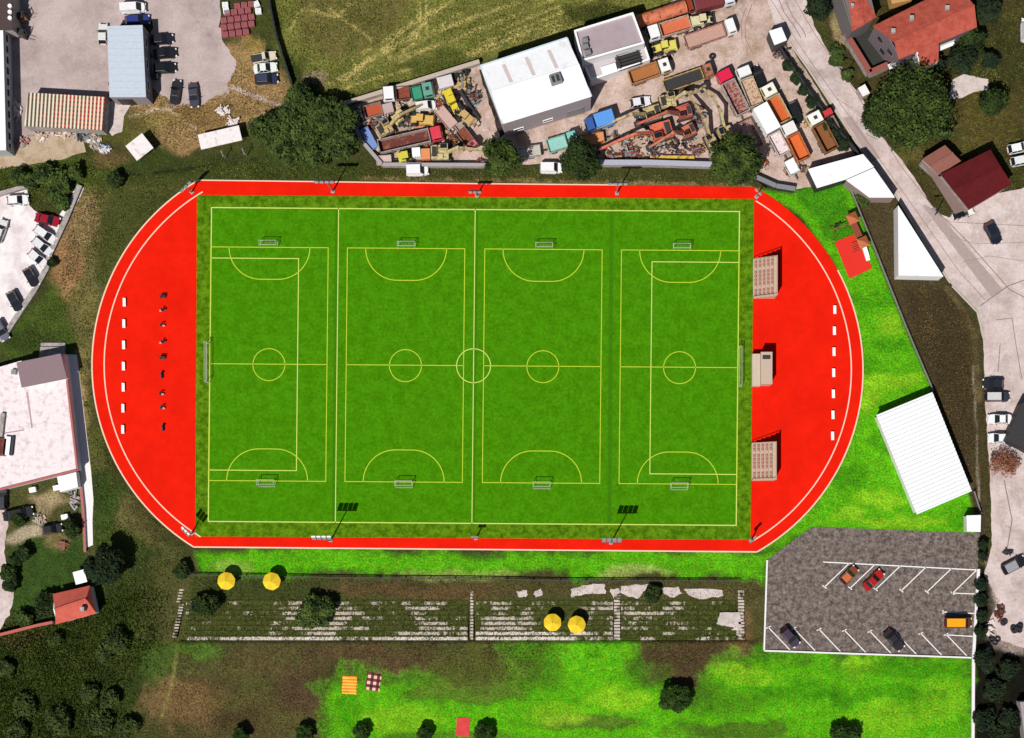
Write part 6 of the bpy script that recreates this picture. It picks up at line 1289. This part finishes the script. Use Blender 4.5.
for k, (x, y) in enumerate([(366, 128), (380, 116), (396, 136), (401, 116), (418, 112), (430, 112), (441, 124), (453, 122), (444, 136), (458, 106), (468, 120), (429, 147), (450, 150), (462, 146), (412, 130), (375, 146), (432, 84), (440, 104), (384, 128), (420, 128),
      (610, 152), (622, 156), (640, 158), (664, 146), (672, 140), (690, 140), (700, 148), (646, 138), (634, 136), (700, 126), (690, 118), (760, 112), (778, 152), (804, 170), (756, 150), (640, 20), (690, 44), (668, 56), (806, 124), (788, 172)]):
    heap(x, y, rr_.uniform(3, 5), 'low scatter of scrap between the machines', [sm[i] for i in rr_.sample(range(6), 4)], 60+k, .5, 16, rr_.uniform(2, 4))['group'] = 'low scrap scatters'
def beam(p0, p1, wd, hgt, label, m, z0=.3, name='steel_beam', cat='beam'):
    a, b = G(*p0), G(*p1); tag(MB().bar((0, 0, z0), (b[0]-a[0], b[1]-a[1], z0+.02), wd, .12).bar((0, 0, z0+hgt-.1), (b[0]-a[0], b[1]-a[1], z0+hgt-.08), wd, .12).bar((0, 0, z0+hgt/2), (b[0]-a[0], b[1]-a[1], z0+hgt/2), wd*.3, hgt-.2).build(name, m, loc=(a[0], a[1], 0)), label, cat, 'long beams in the works yard')
beam((650, 158), (694, 158.5), .5, .6, 'long yellow beam along the grey yard wall', worn(240, 200, 60)); beam((460, 92), (479, 121), .5, .7, 'dark boom lying along the workshop side', M['dark']); beam((655, 118), (688, 107), .5, .9, 'red steel boom above the big orange excavator', worn(206, 84, 62), .8); beam((452, 90), (470, 80), .4, .5, 'ochre boom near the workshop corner', worn(216, 180, 110)); beam((436, 127), (412, 128.5), .35, .5, 'orange beam above the red cab', worn(220, 140, 90)); beam((785, 56), (797, 72), .3, .4, 'thin dark beam on bare ground by the road fence', M['dark'])
bt = MB()
def tyres(px, py, label, seed, n=4):
    rr = random.Random(seed); x, y, _ = G(px, py); t = thing('tyre_stack', label, 'tyres', (x, y, Z1), 0, 'tyre stacks')
    for i in range(n):
        u, v = rr.uniform(-.7, .7), rr.uniform(-.5, .5); vs = []; fs = []; r1, r2, zz = .55, .18, .2+.3*(i//2)
        for a in range(16):
            for b in range(6):
                A_, B_ = 2*math.pi*a/16, 2*math.pi*b/6; vs.append((u+(r1-.18+r2*math.cos(B_))*math.cos(A_), v+(r1-.18+r2*math.cos(B_))*math.sin(A_), zz+r2*.8*math.sin(B_))); fs.append((a*6+b, ((a+1) % 16)*6+b, ((a+1) % 16)*6+(b+1) % 6, a*6+(b+1) % 6))
        MB().add(vs, fs).build('tyre', M['rubber'], t, smooth=True)
tyres(454.5, 78.5, 'dark tyres by the scrapyard wall, left of two piles', 1, 5); tyres(464, 73.5, 'dark tyres by the scrapyard wall, right pile nearest the workshop', 2, 5); tyres(714, 57, 'two black tyres lying alone on open yard ground', 3, 2); tyres(1016, 628, 'black tyres on the gravel at the right edge', 4, 6); tyres(1002, 624, 'two small dark tyres on the gravel left of the tyre pile', 5, 2); tyres(995, 641, 'few grey tyres at the edge of the lower gravel', 6, 3)
def debris(px, py, r, label, seed, mats, ry=None, n=26, name='rubble_pile'):
    o = heap(px, py, r, label, mats, seed, .5, n, ry); o.name = name; o['category'] = 'rubble'; o['group'] = 'rubble piles'
pl = [mat('pale_rubble', C(236, 222, 218), .9, var=.15), M['concrete'], mat('beige_rubble', C(206, 176, 148), .9, var=.2)]
debris(22, 142, 7, 'reddish round rubble pile left of the striped shed foot', 41, [mat('red_rubble', C(178, 116, 112), .9, var=.2), M['concrete']], 5); debris(40, 137, 8, 'pale rubble in front of the striped shed, left part', 42, pl, 4); debris(62, 134, 9, 'pale sheets and rubble in front of the striped shed', 43, pl, 4); debris(82, 137, 9, 'grey rubble at the right end of the striped shed', 44, [M['steel'], M['concrete'], sm[3]], 5); debris(95, 140, 7, 'white and grey junk between striped shed and ditch', 45, pl+[M['steel']], 9); debris(16, 112, 6, 'white sacks and rubble by the warehouse wall', 46, pl[:1], 9)
debris(223, 111, 6, 'white rubble pile on the dry grass above the long canopy', 47, pl[:1], 4); debris(233, 122, 6, 'white rubble strip beside the long canopy', 48, pl[:1], 4); debris(258, 128, 6, 'white rubble at the left foot of the thicket', 49, pl[:2], 4); debris(290, 116, 7, 'pale rubble at the upper foot of the thicket', 50, pl, 3); debris(105, 150, 5, 'bluish junk beside the end of the ditch', 51, [mat('bluish_scrap', C(150, 170, 205), .8, var=.2), pl[0]], 4)
debris(1000, 612, 5, 'dark junk scattered on the gravel below the black car', 52, sm[2:4], 8); debris(990, 628, 4, 'white litter at the hedge on the gravel', 53, pl[:1], 8, 12); debris(75, 500, 5, 'grey bricks stacked by the red-capped wall', 54, [M['steel'], M['concrete']], 9); debris(40, 520, 6, 'pale stones on the garden path by the black cars', 55, pl[1:], 6); debris(63, 545, 4, 'brick-coloured pile below the short black car', 56, [mat('brick_rubble', C(150, 96, 78), .9, var=.2)], 3); debris(1008, 552, 5, 'dark frame lying beside the black car on the gravel', 57, [M['dark']], 2, 8)
for k, (x, y, c_) in enumerate(((34, 490, 'white'), (58, 488, 'white'), (66, 517, 'white'))):
    xx, yy, _ = G(x, y); tag(MB().box(0, 0, .4, 1.1, .8, .8, tx=.92, ty=.92).box(0, 0, .83, 1.15, .85, .06).build('storage_box', M['white'], loc=(xx, yy, .02), rot=R(12)), ['white storage box in the weeds below the white hall', 'white storage box beside the tiny tool shed', 'white storage box near the stacked grey bricks'][k], 'box')
# power line masts by the thicket
for k, (x, y) in enumerate(((226, 158), (247, 156))):
    xx, yy, _ = G(x, y); t = thing('utility_pole', ['pale utility pole below the long canopy, left of two', 'pale utility pole below the long canopy, right of two'][k], 'pole', (xx, yy, 0), R(20)); MB().cyl((0, 0, 0), (0, 0, 3.2), .08, .06).build('post', M['concrete'], t); MB().bar((0, -.6, 3.0), (0, .6, 3.0), .1, .1).build('crossarm', M['concrete'], t)
for k, (x, y, a_) in enumerate(((844, 80, -10), (935, 215, 10))):
    xx, yy, _ = G(x, y); t = thing('street_lamp', ['street lamp on the road edge below the courtyard wall', 'street lamp on the junction corner by the maroon house'][k], 'street lamp', (xx, yy, 0), R(180+a_)); MB().cyl((0, 0, 0), (0, 0, 6), .09, .06).bar((0, 0, 6), (1.5, 0, 6.2), .07, .07).build('pole', M['dark'], t); MB().box(1.6, 0, 6.2, .7, .25, .12).build('lamp_head', M['steel'], t)

# ------------------------------------------------------------------ rough grass and weeds (uncountable)
def tuft_field(name, regions, n, m, h0, h1, wd, seed, jit=5.0):
    r = np.random.default_rng(seed); X = []; Y = []
    tot = sum(w_ for *_, w_ in regions)
    for pts, w_ in regions:
        k = int(n*w_/tot); a = np.array(pts, float); lo, hi = a.min(0), a.max(0); gx = r.uniform(lo[0], hi[0], k*3); gy = r.uniform(lo[1], hi[1], k*3)
        keep = (sdist(pts, gx, gy) < 0) & (fbm(gx, gy, 14, seed+5, 3)+.55*(r.random(k*3)-.5) > .44); gx, gy = gx[keep][:k], gy[keep][:k]; jj = np.abs(r.normal(size=len(gx)))**1.5*jit; ja = r.uniform(0, 6.28, len(gx)); gx = gx+jj*np.cos(ja); gy = gy+jj*np.sin(ja); X.append(gx); Y.append(gy)
    X = np.concatenate(X); Y = np.concatenate(Y)
    bad = sdist(outer, X, Y) < 2
    for pp in PAVED: bad |= sdist(pp, X, Y) < .4
    X, Y = X[~bad], Y[~bad]; n = len(X)
    zz = np.clip((Y-640.5)/1.0, 0, 1)*np.clip((676-Y)/34, 0, 1)*.85*((X > 176) & (X < 756))
    inT = (Y > 600) & (Y < 640) & (X > 184) & (X < 738); zz = np.where(inT, .02*(Y-600)+.05, zz)
    wx = (X-512)/S; wy = (369-Y)/S; a = r.uniform(0, 6.28, n); hh = r.uniform(h0, h1, n); lean = r.normal(size=(n, 2))*.5*hh[:, None]; wv = wd*r.uniform(.6, 1.4, n)
    p0 = np.stack([wx-np.cos(a)*wv, wy-np.sin(a)*wv, zz], 1); p1 = np.stack([wx+np.cos(a)*wv, wy+np.sin(a)*wv, zz], 1); p2 = np.stack([wx+lean[:, 0], wy+lean[:, 1], zz+hh], 1)
    p3 = np.stack([wx+lean[:, 0]*.3-np.sin(a)*wv*1.4, wy+lean[:, 1]*.3+np.cos(a)*wv*1.4, zz+hh*.55], 1)
    V = np.stack([p0, p1, p2, p3], 1).reshape(-1, 3); b = np.arange(n)*4
    F_ = np.concatenate([np.stack([b, b+1, b+2], 1), np.stack([b, b+2, b+3], 1)]); k = len(F_)
    m_ = bpy.data.meshes.new(name); m_.vertices.add(len(V)); m_.vertices.foreach_set('co', V.astype(np.float32).ravel()); m_.loops.add(k*3); m_.loops.foreach_set('vertex_index', F_.ravel().astype(np.int32)); m_.polygons.add(k); m_.polygons.foreach_set('loop_start', np.arange(0, k*3, 3, dtype=np.int32)); m_.materials.append(m); m_.update(calc_edges=True)
    o = bpy.data.objects.new(name, m_); COL.objects.link(o); o['kind'] = 'stuff'
weed = mat('weed_leaf', C(92, 108, 40), .9, var=.45, scale=.25, col2=C(134, 136, 66), thr=(.4, .6), coords='world', bscale=1.6, spec=.1)
weedd = mat('dark_weed_leaf', C(62, 82, 26), .9, var=.4, scale=.25, col2=C(90, 106, 42), thr=(.4, .6), coords='world', bscale=1.6, spec=.1)
dry = mat('dry_stalk', C(140, 120, 76), .9, var=.4, scale=.3, col2=C(104, 88, 56), thr=(.4, .6), coords='world', bscale=1.6, spec=.1)
tuft_field('rough_grass', [([(264, 0), (750, 0), (690, 18), (478, 62), (345, 104), (296, 92)], 5), ([(90, 165), (195, 178), (120, 250), (95, 330), (92, 420), (185, 545), (180, 580), (96, 600), (90, 470), (75, 340), (10, 360), (60, 285)], 5), ([(195, 160), (380, 168), (480, 170), (745, 178), (745, 184), (200, 180)], 2), ([(0, 160), (120, 165), (76, 186), (36, 210), (0, 190)], 1.5), ([(868, 125), (1024, 0), (1024, 215), (960, 205), (905, 155)], 3)], 64000, weed, .1, .32, .07, 5)
tuft_field('terrace_weeds', [([(184, 598), (470, 600), (470, 640), (184, 640)], 5), ([(476, 598), (612, 600), (612, 640), (476, 640)], 1.6), ([(622, 598), (738, 600), (738, 641), (622, 640)], 2.4), ([(190, 576), (340, 578), (340, 600), (190, 600)], 1.4)], 9000, weedd, .1, .24, .08, 6, 1.5)
tuft_field('wood_undergrowth', [([(-10, 630), (100, 600), (165, 590), (155, 640), (120, 700), (110, 750), (-10, 750)], 3)], 22000, weedd, .15, .45, .1, 7, 12.0)
tuft_field('dry_scrub', [([(180, 642), (335, 642), (330, 738), (140, 738)], 3), ([(340, 642), (560, 642), (520, 680), (340, 664)], 2), ([(645, 645), (735, 643), (690, 664), (645, 666)], .8), ([(346, 576), (760, 580), (760, 600), (346, 598)], 2), ([(130, 80), (200, 100), (240, 60), (290, 100), (180, 150), (130, 140)], 2), ([(905, 285), (945, 288), (975, 330), (975, 480), (935, 395)], 3), ([(70, 200), (100, 190), (95, 260), (60, 290)], 1)], 30000, dry, .1, .28, .06, 8)
